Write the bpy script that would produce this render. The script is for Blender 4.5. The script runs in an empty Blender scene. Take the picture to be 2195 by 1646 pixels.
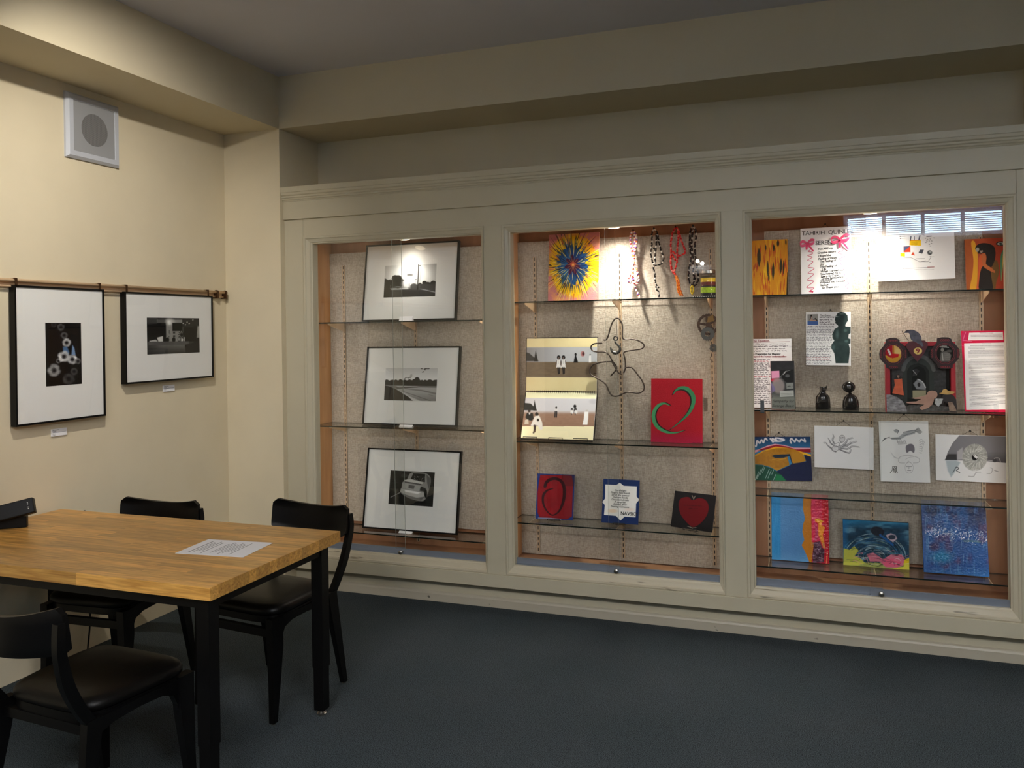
import bpy, bmesh, math, random
import numpy as np
from mathutils import Vector, Matrix

# ------------------------------------------------------------------ camera
F, CX, CY, W0, H0 = 1763.0, 1097.5, 709.2, 2195.0, 1646.0
YAW, ROLL, EYE = 0.344985, 0.01411, 1.6
_f = np.array([-math.sin(YAW), math.cos(YAW), 0.0])
_r = np.array([math.cos(YAW), math.sin(YAW), 0.0])
_d = np.cross(_f, _r)
RR = math.cos(ROLL) * _r + math.sin(ROLL) * _d
DD = -math.sin(ROLL) * _r + math.cos(ROLL) * _d
FF = _f
SC = bpy.context.scene
COL = SC.collection
cam_d = bpy.data.cameras.new('camera')
cam = bpy.data.objects.new('camera', cam_d)
COL.objects.link(cam)
cam_d.sensor_fit = 'HORIZONTAL'
cam_d.sensor_width = 36.0
cam_d.lens = F * 36.0 / W0
cam_d.shift_x = 0.0
cam_d.shift_y = (CY - H0 / 2) / W0
cam_d.clip_start = 0.05
M = Matrix.Identity(4)
for i in range(3):
    M[i][0] = RR[i]; M[i][1] = -DD[i]; M[i][2] = -FF[i]
M[0][3], M[1][3], M[2][3] = 0, 0, EYE
cam.matrix_world = M
SC.camera = cam

# ------------------------------------------------------------------ world, lights, exposure
SC.view_settings.view_transform = 'Standard'
SC.view_settings.look = 'None'
SC.view_settings.gamma = 1.0
SC.view_settings.use_curve_mapping = False
SC.view_settings.exposure = 0.0
SC.cycles.transparent_max_bounces = 40
wd = bpy.data.worlds.new('World'); SC.world = wd; wd.use_nodes = True
wd.node_tree.nodes['Background'].inputs[0].default_value = (0.50, 0.72, 1.0, 1)
wd.node_tree.nodes['Background'].inputs[1].default_value = 30.0

def add_light(name, kind, loc, target, energy, color, **kw):
    l = bpy.data.lights.new(name, kind)
    l.energy = energy; l.color = color
    for k, v in kw.items(): setattr(l, k, v)
    o = bpy.data.objects.new(name, l); COL.objects.link(o)
    o.location = loc
    o.rotation_euler = (Vector(target) - Vector(loc)).to_track_quat('-Z', 'Y').to_euler()
    return o

WARM = (1.0, 0.84, 0.64)
CASE_X = (-2.32, -1.013, 0.305)
CASE_W = (7.0, 60.0, 46.0)
ADDED_STRIP_W = (4.2, 3.2, 3.4)
for cx, e in zip(CASE_X, CASE_W):
    # a reflector lamp: a tight beam down the case and a weak wide spill
    add_light('case_beam', 'SPOT', (cx, 4.525, 2.155), (cx, 4.585, 0.9), e, (1.0, 0.93, 0.84), spot_size=math.radians(92), spot_blend=1.0, shadow_soft_size=0.02)
    add_light('case_spill', 'SPOT', (cx, 4.525, 2.155), (cx, 4.54, 0.0), e * 0.26, (1.0, 0.91, 0.80), spot_size=math.radians(150), spot_blend=0.8, shadow_soft_size=0.02)
for cx, sw_ in zip(CASE_X, ADDED_STRIP_W):
    # added fill strips hidden behind the stiles, one at either side of each case
    for sg in (-1, 1):
        add_light('added_case_strip', 'AREA', (cx + sg * .598, 4.455, 1.2), (cx - sg * .4, 4.60, 1.2), sw_, (1.0, 0.92, 0.82), shape='RECTANGLE', size=0.016, size_y=1.75)
add_light('added_wall_wash', 'SPOT', (-2.05, 2.1, 3.10), (-3.49, 3.42, 1.86), 270.0, (1.0, 0.93, 0.83), spot_size=math.radians(76), spot_blend=1.0, shadow_soft_size=0.035)  # unseen spotlight added for the glow on the left wall
ADDED_PENDANTS = ((-1.0, -0.7), (1.4, -0.4))
for (lx, ly), dn, upw in zip(ADDED_PENDANTS, (88.0, 86.0), (54.0, 60.0)):
    # added unseen luminaires: light downwards and, cooler, up on to the ceiling
    add_light('added_pendant_down', 'AREA', (lx, ly, 2.845), (lx, ly, 0), dn, (1.0, 0.97, 0.92), shape='RECTANGLE', size=1.2, size_y=0.3)
    add_light('added_pendant_up', 'AREA', (lx, ly, 2.905), (lx, ly, 4), upw, (0.90, 0.95, 1.0), shape='RECTANGLE', size=1.2, size_y=0.3)

# ------------------------------------------------------------------ helpers
def ray(px, py):
    return FF + (px - CX) / F * RR + (py - CY) / F * DD

def on(px, py, ax, val):
    d = ray(px, py); o = np.array([0, 0, EYE])
    t = (val - o[ax]) / d[ax]
    return o + t * d

def s2l(c):
    c = np.asarray(c, dtype=float) / 255.0
    return np.where(c <= 0.04045, c / 12.92, ((c + 0.055) / 1.055) ** 2.4)

MATS = {}
def newmat(name):
    m = bpy.data.materials.new(name); m.use_nodes = True
    nt = m.node_tree
    b = nt.nodes['Principled BSDF']
    MATS[name] = m
    return m, nt, b

def mat(name, rgb, rough=0.6, metal=0.0, spec=0.5, var=0.0, scale=20.0, bump=0.0, bscale=200.0, stretch=(1, 1, 1), coat=0.0, var2=None):
    m, nt, b = newmat(name)
    col = tuple(float(v) for v in s2l(rgb))
    b.inputs['Base Color'].default_value = (*col, 1)
    b.inputs['Roughness'].default_value = rough
    b.inputs['Metallic'].default_value = metal
    b.inputs['Specular IOR Level'].default_value = spec
    if coat: b.inputs['Coat Weight'].default_value = coat
    if var or bump:
        tc = nt.nodes.new('ShaderNodeTexCoord'); mp = nt.nodes.new('ShaderNodeMapping')
        mp.inputs['Scale'].default_value = stretch
        nt.links.new(tc.outputs['Object'], mp.inputs['Vector'])
    if var:
        n = nt.nodes.new('ShaderNodeTexNoise'); n.inputs['Scale'].default_value = scale; n.inputs['Detail'].default_value = 4
        nt.links.new(mp.outputs[0], n.inputs['Vector'])
        r = nt.nodes.new('ShaderNodeValToRGB')
        c2 = tuple(float(v) for v in s2l(var2)) if var2 is not None else tuple(v * (1 - var) for v in col)
        c1 = col if var2 is not None else tuple(min(1, v * (1 + var)) for v in col)
        r.color_ramp.elements[0].position = 0.3; r.color_ramp.elements[1].position = 0.7
        r.color_ramp.elements[0].color = (*c2, 1); r.color_ramp.elements[1].color = (*c1, 1)
        nt.links.new(n.outputs['Fac'], r.inputs['Fac']); nt.links.new(r.outputs['Color'], b.inputs['Base Color'])
    if bump:
        n2 = nt.nodes.new('ShaderNodeTexNoise'); n2.inputs['Scale'].default_value = bscale; n2.inputs['Detail'].default_value = 3
        nt.links.new(mp.outputs[0], n2.inputs['Vector'])
        bp = nt.nodes.new('ShaderNodeBump'); bp.inputs['Strength'].default_value = bump; bp.inputs['Distance'].default_value = 0.002
        nt.links.new(n2.outputs['Fac'], bp.inputs['Height']); nt.links.new(bp.outputs[0], b.inputs['Normal'])
    return m

def emit(name, rgb, strength):
    m, nt, b = newmat(name)
    c = tuple(float(v) for v in s2l(rgb))
    b.inputs['Base Color'].default_value = (*c, 1)
    b.inputs['Emission Color'].default_value = (*c, 1)
    b.inputs['Emission Strength'].default_value = strength
    return m

def glassmat(name, tint=(1, 1, 1), ior=1.5, rough=0.0):
    m = bpy.data.materials.new(name); m.use_nodes = True
    nt = m.node_tree; nt.nodes.clear()
    out = nt.nodes.new('ShaderNodeOutputMaterial'); mix = nt.nodes.new('ShaderNodeMixShader')
    tr = nt.nodes.new('ShaderNodeBsdfTransparent'); gl = nt.nodes.new('ShaderNodeBsdfGlossy')
    tr.inputs[0].default_value = (*tint, 1); gl.inputs['Roughness'].default_value = rough
    # Schlick reflectance that is the same on both faces of a pane
    ge = nt.nodes.new('ShaderNodeNewGeometry'); dt = nt.nodes.new('ShaderNodeVectorMath'); dt.operation = 'DOT_PRODUCT'
    nt.links.new(ge.outputs['Normal'], dt.inputs[0]); nt.links.new(ge.outputs['Incoming'], dt.inputs[1])
    def mth(op, a, b):
        n = nt.nodes.new('ShaderNodeMath'); n.operation = op
        for i, q in enumerate((a, b)):
            if q is None: continue
            if isinstance(q, (int, float)): n.inputs[i].default_value = q
            else: nt.links.new(q, n.inputs[i])
        return n.outputs[0]
    r0 = ((ior - 1) / (ior + 1)) ** 2
    c = mth('ABSOLUTE', dt.outputs['Value'], None)
    p5 = mth('POWER', mth('SUBTRACT', 1.0, c), 5.0)
    fac = mth('ADD', mth('MULTIPLY', p5, 1 - r0), r0)
    nt.links.new(fac, mix.inputs[0]); nt.links.new(tr.outputs[0], mix.inputs[1]); nt.links.new(gl.outputs[0], mix.inputs[2])
    nt.links.new(mix.outputs[0], out.inputs[0])
    MATS[name] = m
    return m

def attr_mat(name, rough=0.5, spec=0.4, bump=0.0, bscale=120.0, rand=False):
    m, nt, b = newmat(name)
    a = nt.nodes.new('ShaderNodeAttribute'); a.attribute_name = 'paint'
    nt.links.new(a.outputs['Color'], b.inputs['Base Color'])
    b.inputs['Roughness'].default_value = rough; b.inputs['Specular IOR Level'].default_value = spec
    if bump:
        tc = nt.nodes.new('ShaderNodeTexCoord'); n2 = nt.nodes.new('ShaderNodeTexNoise'); n2.inputs['Scale'].default_value = bscale; n2.inputs['Detail'].default_value = 4
        nt.links.new(tc.outputs['Object'], n2.inputs['Vector'])
        bp = nt.nodes.new('ShaderNodeBump'); bp.inputs['Strength'].default_value = bump; bp.inputs['Distance'].default_value = 0.003
        nt.links.new(n2.outputs['Fac'], bp.inputs['Height']); nt.links.new(bp.outputs[0], b.inputs['Normal'])
    return m

def tag(o, label=None, cat=None, group=None, kind=None):
    if label: o['label'] = label
    if cat: o['category'] = cat
    if group: o['group'] = group
    if kind: o['kind'] = kind
    return o

def empty(name, loc=(0, 0, 0), rot=(0, 0, 0), label=None, cat=None, group=None):
    o = bpy.data.objects.new(name, None); COL.objects.link(o)
    o.empty_display_size = 0.05
    o.location = loc; o.rotation_euler = rot
    return tag(o, label, cat, group)

class MB:
    def __init__(s): s.v = []; s.f = []; s.mi = []; s.c = []
    def add(s, vs, fs, mi=0, col=None):
        n = len(s.v); s.v += [tuple(map(float, v)) for v in vs]
        s.f += [tuple(i + n for i in f) for f in fs]; s.mi += [mi] * len(fs)
        if col is not None: s.c += [tuple(col)] * len(vs) if not isinstance(col, list) else col
        return s
    def box(s, x0, x1, y0, y1, z0, z1, mi=0, col=None):
        vs = [(x0, y0, z0), (x1, y0, z0), (x1, y1, z0), (x0, y1, z0), (x0, y0, z1), (x1, y0, z1), (x1, y1, z1), (x0, y1, z1)]
        return s.add(vs, [(0, 3, 2, 1), (4, 5, 6, 7), (0, 1, 5, 4), (1, 2, 6, 5), (2, 3, 7, 6), (3, 0, 4, 7)], mi, col)
    def prism(s, pts, a0, a1, axis='x', mi=0):
        n = len(pts)
        def P(a, p):
            return (a, p[0], p[1]) if axis == 'x' else ((p[0], a, p[1]) if axis == 'y' else (p[0], p[1], a))
        vs = [P(a0, p) for p in pts] + [P(a1, p) for p in pts]
        fs = [tuple(range(n))[::-1], tuple(range(n, 2 * n))] + [(i, (i + 1) % n, n + (i + 1) % n, n + i) for i in range(n)]
        return s.add(vs, fs, mi)
    def loft(s, rings, mi=0, cap=True, closed=True):
        n = len(rings[0]); vs = [p for r in rings for p in r]; fs = []
        for k in range(len(rings) - 1):
            for i in range(n if closed else n - 1):
                j = (i + 1) % n
                fs.append((k * n + i, k * n + j, (k + 1) * n + j, (k + 1) * n + i))
        if cap:
            fs.append(tuple(range(n))[::-1]); fs.append(tuple(range((len(rings) - 1) * n, len(rings) * n)))
        return s.add(vs, fs, mi)
    def tube(s, path, r, seg=6, mi=0, cols=None, cap=True):
        P = [Vector(p) for p in path]; rings = []; cc = []
        up = Vector((0, 1, 0.01)).normalized()
        for i, p in enumerate(P):
            t = (P[min(i + 1, len(P) - 1)] - P[max(i - 1, 0)])
            t = t.normalized() if t.length > 1e-9 else Vector((0, 0, 1))
            u = up - t * up.dot(t)
            if u.length < 1e-3: u = Vector((1, 0, 0)) - t * t.x
            u.normalize(); w = t.cross(u)
            rr = r[i] if isinstance(r, (list, tuple)) else r
            rings.append([tuple(p + u * (rr * math.cos(2 * math.pi * k / seg)) + w * (rr * math.sin(2 * math.pi * k / seg))) for k in range(seg)])
            if cols is not None: cc += [cols[i]] * seg
        n0 = len(s.v)
        s.loft(rings, mi, cap)
        if cols is not None: s.c += cc
        return s
    def lathe(s, prof, seg=24, cx=0, cy=0, mi=0):
        rings = [[(cx + r * math.cos(2 * math.pi * k / seg), cy + r * math.sin(2 * math.pi * k / seg), z) for k in range(seg)] for r, z in prof]
        return s.loft(rings, mi, True)
    def sweep_rect(s, x0, x1, z0, z1, prof, mi=0):
        # mitred frame: prof is a list of (inset, y)
        rings = []
        for ins, y in prof:
            rings.append([(x0 + ins, y, z0 + ins), (x1 - ins, y, z0 + ins), (x1 - ins, y, z1 - ins), (x0 + ins, y, z1 - ins)])
        return s.loft(rings, mi, cap=False)
    def build(s, name, mats, parent=None, smooth=False, loc=None, rot=None, fix=True, attr=False, bevel=0.0):
        me = bpy.data.meshes.new(name)
        me.from_pydata(s.v, [], s.f)
        if not isinstance(mats, (list, tuple)): mats = [mats]
        for m in mats: me.materials.append(m)
        me.polygons.foreach_set('material_index', s.mi)
        if attr and s.c:
            a = me.color_attributes.new('paint', 'FLOAT_COLOR', 'POINT')
            a.data.foreach_set('color', np.array([(*c[:3], 1.0) for c in s.c], dtype=np.float32).ravel())
        if fix or bevel:
            bm = bmesh.new(); bm.from_mesh(me)
            bmesh.ops.recalc_face_normals(bm, faces=bm.faces)
            if bevel:
                bmesh.ops.bevel(bm, geom=[e for e in bm.edges if len(e.link_faces) == 2 and e.calc_face_angle() > 0.6], offset=bevel, segments=2, profile=0.5, affect='EDGES', clamp_overlap=True)
            bm.to_mesh(me); bm.free()
        if smooth:
            me.polygons.foreach_set('use_smooth', [True] * len(me.polygons))
            if smooth == 'auto': me.set_sharp_from_angle(angle=math.radians(38))
        me.update()
        o = bpy.data.objects.new(name, me); COL.objects.link(o)
        if parent: o.parent = parent
        if loc: o.location = loc
        if rot: o.rotation_euler = rot
        return o

def catmull(pts, n=8, closed=False):
    P = [np.array(p, float) for p in pts]; out = []
    m = len(P)
    for i in range(m if closed else m - 1):
        p0 = P[(i - 1) % m] if closed else P[max(i - 1, 0)]; p1 = P[i]; p2 = P[(i + 1) % m]; p3 = P[(i + 2) % m] if closed else P[min(i + 2, m - 1)]
        for k in range(n):
            t = k / n
            out.append(0.5 * (2 * p1 + (p2 - p0) * t + (2 * p0 - 5 * p1 + 4 * p2 - p3) * t * t + (3 * p1 - 3 * p2 + p3 - p0) * t ** 3))
    out.append(P[0] if closed else P[-1])
    return out

# ------------------------------------------------------------------ materials
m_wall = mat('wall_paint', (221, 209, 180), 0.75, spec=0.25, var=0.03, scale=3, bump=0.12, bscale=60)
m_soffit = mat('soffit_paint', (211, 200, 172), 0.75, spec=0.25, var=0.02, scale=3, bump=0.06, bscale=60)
m_ceil = mat('ceiling_paint', (206, 206, 214), 0.8, spec=0.2, var=0.02, scale=2)
m_trim = mat('cabinet_paint', (197, 189, 164), 0.42, spec=0.4, var=0.02, scale=5)
m_dark = mat('black_frame', (7, 7, 8), 0.4, spec=0.25)
m_black = mat('black_wood', (6, 6, 7), 0.36, spec=0.28)
m_blackmetal = mat('black_metal', (6, 6, 7), 0.42, spec=0.25)
m_leather = mat('black_leather', (7, 6, 6), 0.40, spec=0.26, bump=0.12, bscale=300)
m_white = mat('mat_board', (238, 238, 236), 0.7, spec=0.2)
m_paper = mat('white_paper', (240, 240, 242), 0.7, spec=0.2)
m_ink = mat('black_ink', (14, 14, 16), 0.7)
m_alu = mat('aluminium', (142, 150, 162), 0.42, metal=0.45)
m_steel = mat('steel', (170, 168, 162), 0.3, metal=1.0)
m_greymetal = mat('grey_metal', (92, 92, 90), 0.4, metal=0.9)
m_wire = mat('rusty_wire', (84, 74, 68), 0.42, metal=0.6, var=0.35, scale=60)
m_brown = mat('chainring_metal', (70, 52, 42), 0.5, metal=0.6, var=0.3, scale=50)
m_brass = mat('dark_brass', (88, 62, 40), 0.4, metal=0.7)
m_rail = mat('rail_wood', (226, 194, 156), 0.45, var=0.08, scale=30, stretch=(6, 0.3, 6))
m_string = mat('hanging_string', (24, 20, 18), 0.7)
m_glass = glassmat('pane_glass', (0.985, 0.99, 0.985))
m_shelfglass = glassmat('shelf_glass', (0.96, 0.975, 0.965))
m_edge = mat('glass_edge', (20, 34, 30), 0.15, spec=0.6)
m_paneedge = mat('pane_edge', (150, 158, 150), 0.2, spec=0.6)
m_clear = glassmat('clear_plastic', (0.93, 0.94, 0.95), 1.45)
m_spk = mat('speaker_white', (188, 192, 200), 0.45, spec=0.4)
m_spk2 = mat('speaker_grille_plate', (150, 152, 154), 0.5)
m_red = mat('red_paint', (176, 10, 34), 0.5)

def woodmat(name, a, b, scale=(1.2, 12, 12), rough=0.4, rand=0.0, coat=0.0):
    m, nt, bs = newmat(name)
    tc = nt.nodes.new('ShaderNodeTexCoord'); mp = nt.nodes.new('ShaderNodeMapping'); mp.inputs['Scale'].default_value = scale
    nt.links.new(tc.outputs['Object'], mp.inputs['Vector'])
    n = nt.nodes.new('ShaderNodeTexNoise'); n.inputs['Scale'].default_value = 3.0; n.inputs['Detail'].default_value = 8; n.inputs['Distortion'].default_value = 0.6
    oi = nt.nodes.new('ShaderNodeObjectInfo')
    if rand:
        ad = nt.nodes.new('ShaderNodeVectorMath'); ad.operation = 'ADD'
        mul = nt.nodes.new('ShaderNodeMath'); mul.operation = 'MULTIPLY'; mul.inputs[1].default_value = 37.0
        nt.links.new(oi.outputs['Random'], mul.inputs[0]); nt.links.new(mp.outputs[0], ad.inputs[0]); nt.links.new(mul.outputs[0], ad.inputs[1])
        nt.links.new(ad.outputs[0], n.inputs['Vector'])
    else:
        nt.links.new(mp.outputs[0], n.inputs['Vector'])
    r = nt.nodes.new('ShaderNodeValToRGB')
    r.color_ramp.elements[0].position = 0.28; r.color_ramp.elements[1].position = 0.68
    r.color_ramp.elements[0].color = (*[float(v) for v in s2l(a)], 1); r.color_ramp.elements[1].color = (*[float(v) for v in s2l(b)], 1)
    nt.links.new(n.outputs['Fac'], r.inputs['Fac'])
    if rand:
        hs = nt.nodes.new('ShaderNodeHueSaturation')
        mr = nt.nodes.new('ShaderNodeMapRange'); mr.inputs['To Min'].default_value = 1 - rand; mr.inputs['To Max'].default_value = 1 + rand
        nt.links.new(oi.outputs['Random'], mr.inputs['Value']); nt.links.new(mr.outputs[0], hs.inputs['Value'])
        nt.links.new(r.outputs['Color'], hs.inputs['Color']); nt.links.new(hs.outputs['Color'], bs.inputs['Base Color'])
    else:
        nt.links.new(r.outputs['Color'], bs.inputs['Base Color'])
    bs.inputs['Roughness'].default_value = rough
    if coat: bs.inputs['Coat Weight'].default_value = coat; bs.inputs['Coat Roughness'].default_value = 0.25
    return m

m_table = woodmat('butcher_block', (164, 112, 46), (222, 170, 90), (2.2, 34, 34), 0.30, rand=0.22)
m_casewood = woodmat('case_birch', (196, 140, 86), (214, 160, 106), (8, 8, 0.9), 0.5)
m_backwood = woodmat('case_back_wood', (150, 106, 74), (170, 124, 90), (5, 5, 0.8), 0.55)

def fabricmat():
    m, nt, b = newmat('burlap_fabric')
    tc = nt.nodes.new('ShaderNodeTexCoord')
    mp1 = nt.nodes.new('ShaderNodeMapping'); mp1.inputs['Scale'].default_value = (55, 55, 420)
    mp2 = nt.nodes.new('ShaderNodeMapping'); mp2.inputs['Scale'].default_value = (420, 55, 55)
    for mp in (mp1, mp2): nt.links.new(tc.outputs['Object'], mp.inputs['Vector'])
    n1 = nt.nodes.new('ShaderNodeTexNoise'); n2 = nt.nodes.new('ShaderNodeTexNoise')
    for n, mp in ((n1, mp1), (n2, mp2)):
        n.inputs['Scale'].default_value = 1.0; n.inputs['Detail'].default_value = 2; nt.links.new(mp.outputs[0], n.inputs['Vector'])
    ad = nt.nodes.new('ShaderNodeMath'); ad.operation = 'ADD'; nt.links.new(n1.outputs['Fac'], ad.inputs[0]); nt.links.new(n2.outputs['Fac'], ad.inputs[1])
    r = nt.nodes.new('ShaderNodeValToRGB')
    r.color_ramp.elements[0].position = 0.75; r.color_ramp.elements[1].position = 1.0
    # ramp input above 1 is clamped, halve it
    hv = nt.nodes.new('ShaderNodeMath'); hv.operation = 'MULTIPLY'; hv.inputs[1].default_value = 0.5
    nt.links.new(ad.outputs[0], hv.inputs[0]); nt.links.new(hv.outputs[0], r.inputs['Fac'])
    r.color_ramp.elements[0].position = 0.36; r.color_ramp.elements[1].position = 0.62
    r.color_ramp.elements[0].color = (*[float(v) for v in s2l((150, 138, 123))], 1); r.color_ramp.elements[1].color = (*[float(v) for v in s2l((192, 181, 166))], 1)
    nt.links.new(r.outputs['Color'], b.inputs['Base Color'])
    bp = nt.nodes.new('ShaderNodeBump'); bp.inputs['Strength'].default_value = 0.7; bp.inputs['Distance'].default_value = 0.004
    nt.links.new(hv.outputs[0], bp.inputs['Height']); nt.links.new(bp.outputs[0], b.inputs['Normal'])
    b.inputs['Roughness'].default_value = 0.55; b.inputs['Specular IOR Level'].default_value = 0.45
    return m
m_fabric = fabricmat()

def carpetmat():
    m, nt, b = newmat('carpet')
    tc = nt.nodes.new('ShaderNodeTexCoord')
    n = nt.nodes.new('ShaderNodeTexNoise'); n.inputs['Scale'].default_value = 260; n.inputs['Detail'].default_value = 2
    n3 = nt.nodes.new('ShaderNodeTexNoise'); n3.inputs['Scale'].default_value = 2.2; n3.inputs['Detail'].default_value = 3
    nt.links.new(tc.outputs['Object'], n.inputs['Vector']); nt.links.new(tc.outputs['Object'], n3.inputs['Vector'])
    r = nt.nodes.new('ShaderNodeValToRGB')
    r.color_ramp.elements[0].position = 0.3; r.color_ramp.elements[1].position = 0.75
    r.color_ramp.elements[0].color = (*[float(v) for v in s2l((20, 26, 31))], 1); r.color_ramp.elements[1].color = (*[float(v) for v in s2l((102, 111, 116))], 1)
    nt.links.new(n.outputs['Fac'], r.inputs['Fac'])
    mx = nt.nodes.new('ShaderNodeMixRGB'); mx.blend_type = 'MULTIPLY'; mx.inputs[0].default_value = 1.0
    r2 = nt.nodes.new('ShaderNodeValToRGB'); r2.color_ramp.elements[0].position = 0.3; r2.color_ramp.elements[1].position = 0.7
    r2.color_ramp.elements[0].color = (0.85, 0.9, 0.9, 1); r2.color_ramp.elements[1].color = (1, 1, 1, 1)
    nt.links.new(n3.outputs['Fac'], r2.inputs['Fac'])
    nt.links.new(r.outputs['Color'], mx.inputs[1]); nt.links.new(r2.outputs['Color'], mx.inputs[2]); nt.links.new(mx.outputs[0], b.inputs['Base Color'])
    bp = nt.nodes.new('ShaderNodeBump'); bp.inputs['Strength'].default_value = 0.8; bp.inputs['Distance'].default_value = 0.006
    nt.links.new(n.outputs['Fac'], bp.inputs['Height']); nt.links.new(bp.outputs[0], b.inputs['Normal'])
    b.inputs['Roughness'].default_value = 0.95; b.inputs['Specular IOR Level'].default_value = 0.1
    return m
m_carpet = carpetmat()

def scuffmat(name, base, spot, thr, scale, stretch):
    m, nt, b = newmat(name)
    tc = nt.nodes.new('ShaderNodeTexCoord'); mp = nt.nodes.new('ShaderNodeMapping'); mp.inputs['Scale'].default_value = stretch
    nt.links.new(tc.outputs['Object'], mp.inputs['Vector'])
    n = nt.nodes.new('ShaderNodeTexNoise'); n.inputs['Scale'].default_value = scale; n.inputs['Detail'].default_value = 2
    nt.links.new(mp.outputs[0], n.inputs['Vector'])
    r = nt.nodes.new('ShaderNodeValToRGB'); r.color_ramp.elements[0].position = thr; r.color_ramp.elements[1].position = thr + 0.05
    r.color_ramp.elements[0].color = (*[float(v) for v in s2l(base)], 1); r.color_ramp.elements[1].color = (*[float(v) for v in s2l(spot)], 1)
    nt.links.new(n.outputs['Fac'], r.inputs['Fac']); nt.links.new(r.outputs['Color'], b.inputs['Base Color'])
    b.inputs['Roughness'].default_value = 0.45
    return m
m_scuff = scuffmat('scuffed_base_paint', (188, 180, 160), (96, 90, 80), 0.69, 16.0, (1, 1, 1.4))
m_sill = scuffmat('worn_sill_paint', (204, 194, 168), (140, 130, 110), 0.66, 5.0, (1, 8, 8))

def slotmat():
    m, nt, b = newmat('slotted_steel')
    tc = nt.nodes.new('ShaderNodeTexCoord'); sp = nt.nodes.new('ShaderNodeSeparateXYZ'); nt.links.new(tc.outputs['Object'], sp.inputs[0])
    mu = nt.nodes.new('ShaderNodeMath'); mu.operation = 'MULTIPLY'; mu.inputs[1].default_value = 1 / 0.032; nt.links.new(sp.outputs['Z'], mu.inputs[0])
    fr = nt.nodes.new('ShaderNodeMath'); fr.operation = 'FRACT'; nt.links.new(mu.outputs[0], fr.inputs[0])
    lt = nt.nodes.new('ShaderNodeMath'); lt.operation = 'LESS_THAN'; lt.inputs[1].default_value = 0.58; nt.links.new(fr.outputs[0], lt.inputs[0])
    ax = nt.nodes.new('ShaderNodeMath'); ax.operation = 'ABSOLUTE'; nt.links.new(sp.outputs['X'], ax.inputs[0])
    l2 = nt.nodes.new('ShaderNodeMath'); l2.operation = 'LESS_THAN'; l2.inputs[1].default_value = 0.0028; nt.links.new(ax.outputs[0], l2.inputs[0])
    an = nt.nodes.new('ShaderNodeMath'); an.operation = 'MULTIPLY'; nt.links.new(lt.outputs[0], an.inputs[0]); nt.links.new(l2.outputs[0], an.inputs[1])
    mx = nt.nodes.new('ShaderNodeMixRGB'); nt.links.new(an.outputs[0], mx.inputs[0])
    mx.inputs[1].default_value = (*[float(v) for v in s2l((182, 158, 130))], 1); mx.inputs[2].default_value = (*[float(v) for v in s2l((30, 20, 16))], 1)
    nt.links.new(mx.outputs[0], b.inputs['Base Color']); b.inputs['Roughness'].default_value = 0.45
    return m
m_slot = slotmat()
m_bracket = mat('bracket_tan', (216, 184, 146), 0.45)
m_paint = attr_mat('painted_canvas', 0.55, 0.2, bump=0.35, bscale=140)
m_thick = attr_mat('thick_glossy_paint', 0.25, 0.45, bump=0.45, bscale=110)
m_print = attr_mat('printed_paper', 0.6, 0.12)
m_cord = attr_mat('braided_cord', 0.7, 0.2)

# ------------------------------------------------------------------ room shell
XW, YA, XS, YN, YF = -3.495, 4.33, -3.078, 4.76, 4.375
ZS, ZC = 2.877, 3.20
XR, YB0, XNR = 3.2, -2.2, 1.035
def struct(name, mb, m, **kw):
    o = mb.build(name, m, **kw); o['kind'] = 'structure'; return o
struct('floor', MB().box(XW - .1, XR + .1, YB0 - .1, 5.2, -0.1, 0), m_carpet)
struct('ceiling', MB().box(XW - .1, XR + .1, YB0 - .1, 5.2, ZC, ZC + .1), m_ceil)
struct('wall_left', MB().box(XW - .12, XW, YB0 - .1, YA + .3, 0, ZC), m_wall)
struct('wall_return', MB().box(XW - .12, XS, YA, 5.0, 0, ZC), m_wall)
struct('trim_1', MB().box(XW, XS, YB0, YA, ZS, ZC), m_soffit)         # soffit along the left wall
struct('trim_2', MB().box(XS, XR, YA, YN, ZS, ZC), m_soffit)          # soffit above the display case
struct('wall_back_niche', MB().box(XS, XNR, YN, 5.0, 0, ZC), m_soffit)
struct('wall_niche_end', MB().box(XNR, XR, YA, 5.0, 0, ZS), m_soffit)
struct('wall_right', MB().box(XR, XR + .12, YB0 - .1, YA, 0, ZC), mat('grey_brown_panelling', (96, 88, 76), .7, var=.06, scale=3))  # grey-brown finish, kept dark for weaker reflections in the picture glass
# wall behind the camera with a louvred transom window in it
wx0, wx1, wz0, wz1 = 0.44, 2.22, 2.66, 2.99
wb = MB()
wb.box(XW, wx0, YB0 - .12, YB0, 0, ZC); wb.box(wx1, XR, YB0 - .12, YB0, 0, ZC)
wb.box(wx0, wx1, YB0 - .12, YB0, 0, wz0); wb.box(wx0, wx1, YB0 - .12, YB0, wz1, ZC)
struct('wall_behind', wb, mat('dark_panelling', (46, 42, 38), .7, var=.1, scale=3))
m_shutter = mat('shutter_white', (226, 232, 238), 0.5)
_nt = m_shutter.node_tree; _tl = _nt.nodes.new('ShaderNodeBsdfTranslucent'); _mx = _nt.nodes.new('ShaderNodeMixShader')
_tl.inputs[0].default_value = (.8, .84, .88, 1); _mx.inputs[0].default_value = .6
_nt.links.new(_nt.nodes['Principled BSDF'].outputs[0], _mx.inputs[1]); _nt.links.new(_tl.outputs[0], _mx.inputs[2]); _nt.links.new(_mx.outputs[0], _nt.nodes['Material Output'].inputs[0])
win = struct('window_1', MB().sweep_rect(wx0, wx1, wz0, wz1, [(0, YB0 - .10), (0, YB0 + .012), (.03, YB0 + .012), (.03, YB0 - .10)]), m_shutter)
MB().box(wx0 + .02, wx1 - .02, YB0 - .112, YB0 - .108, wz0 + .02, wz1 - .02).build('pane', m_glass, win)
npan = 4; pw = (wx1 - wx0 - .06) / npan
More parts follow.
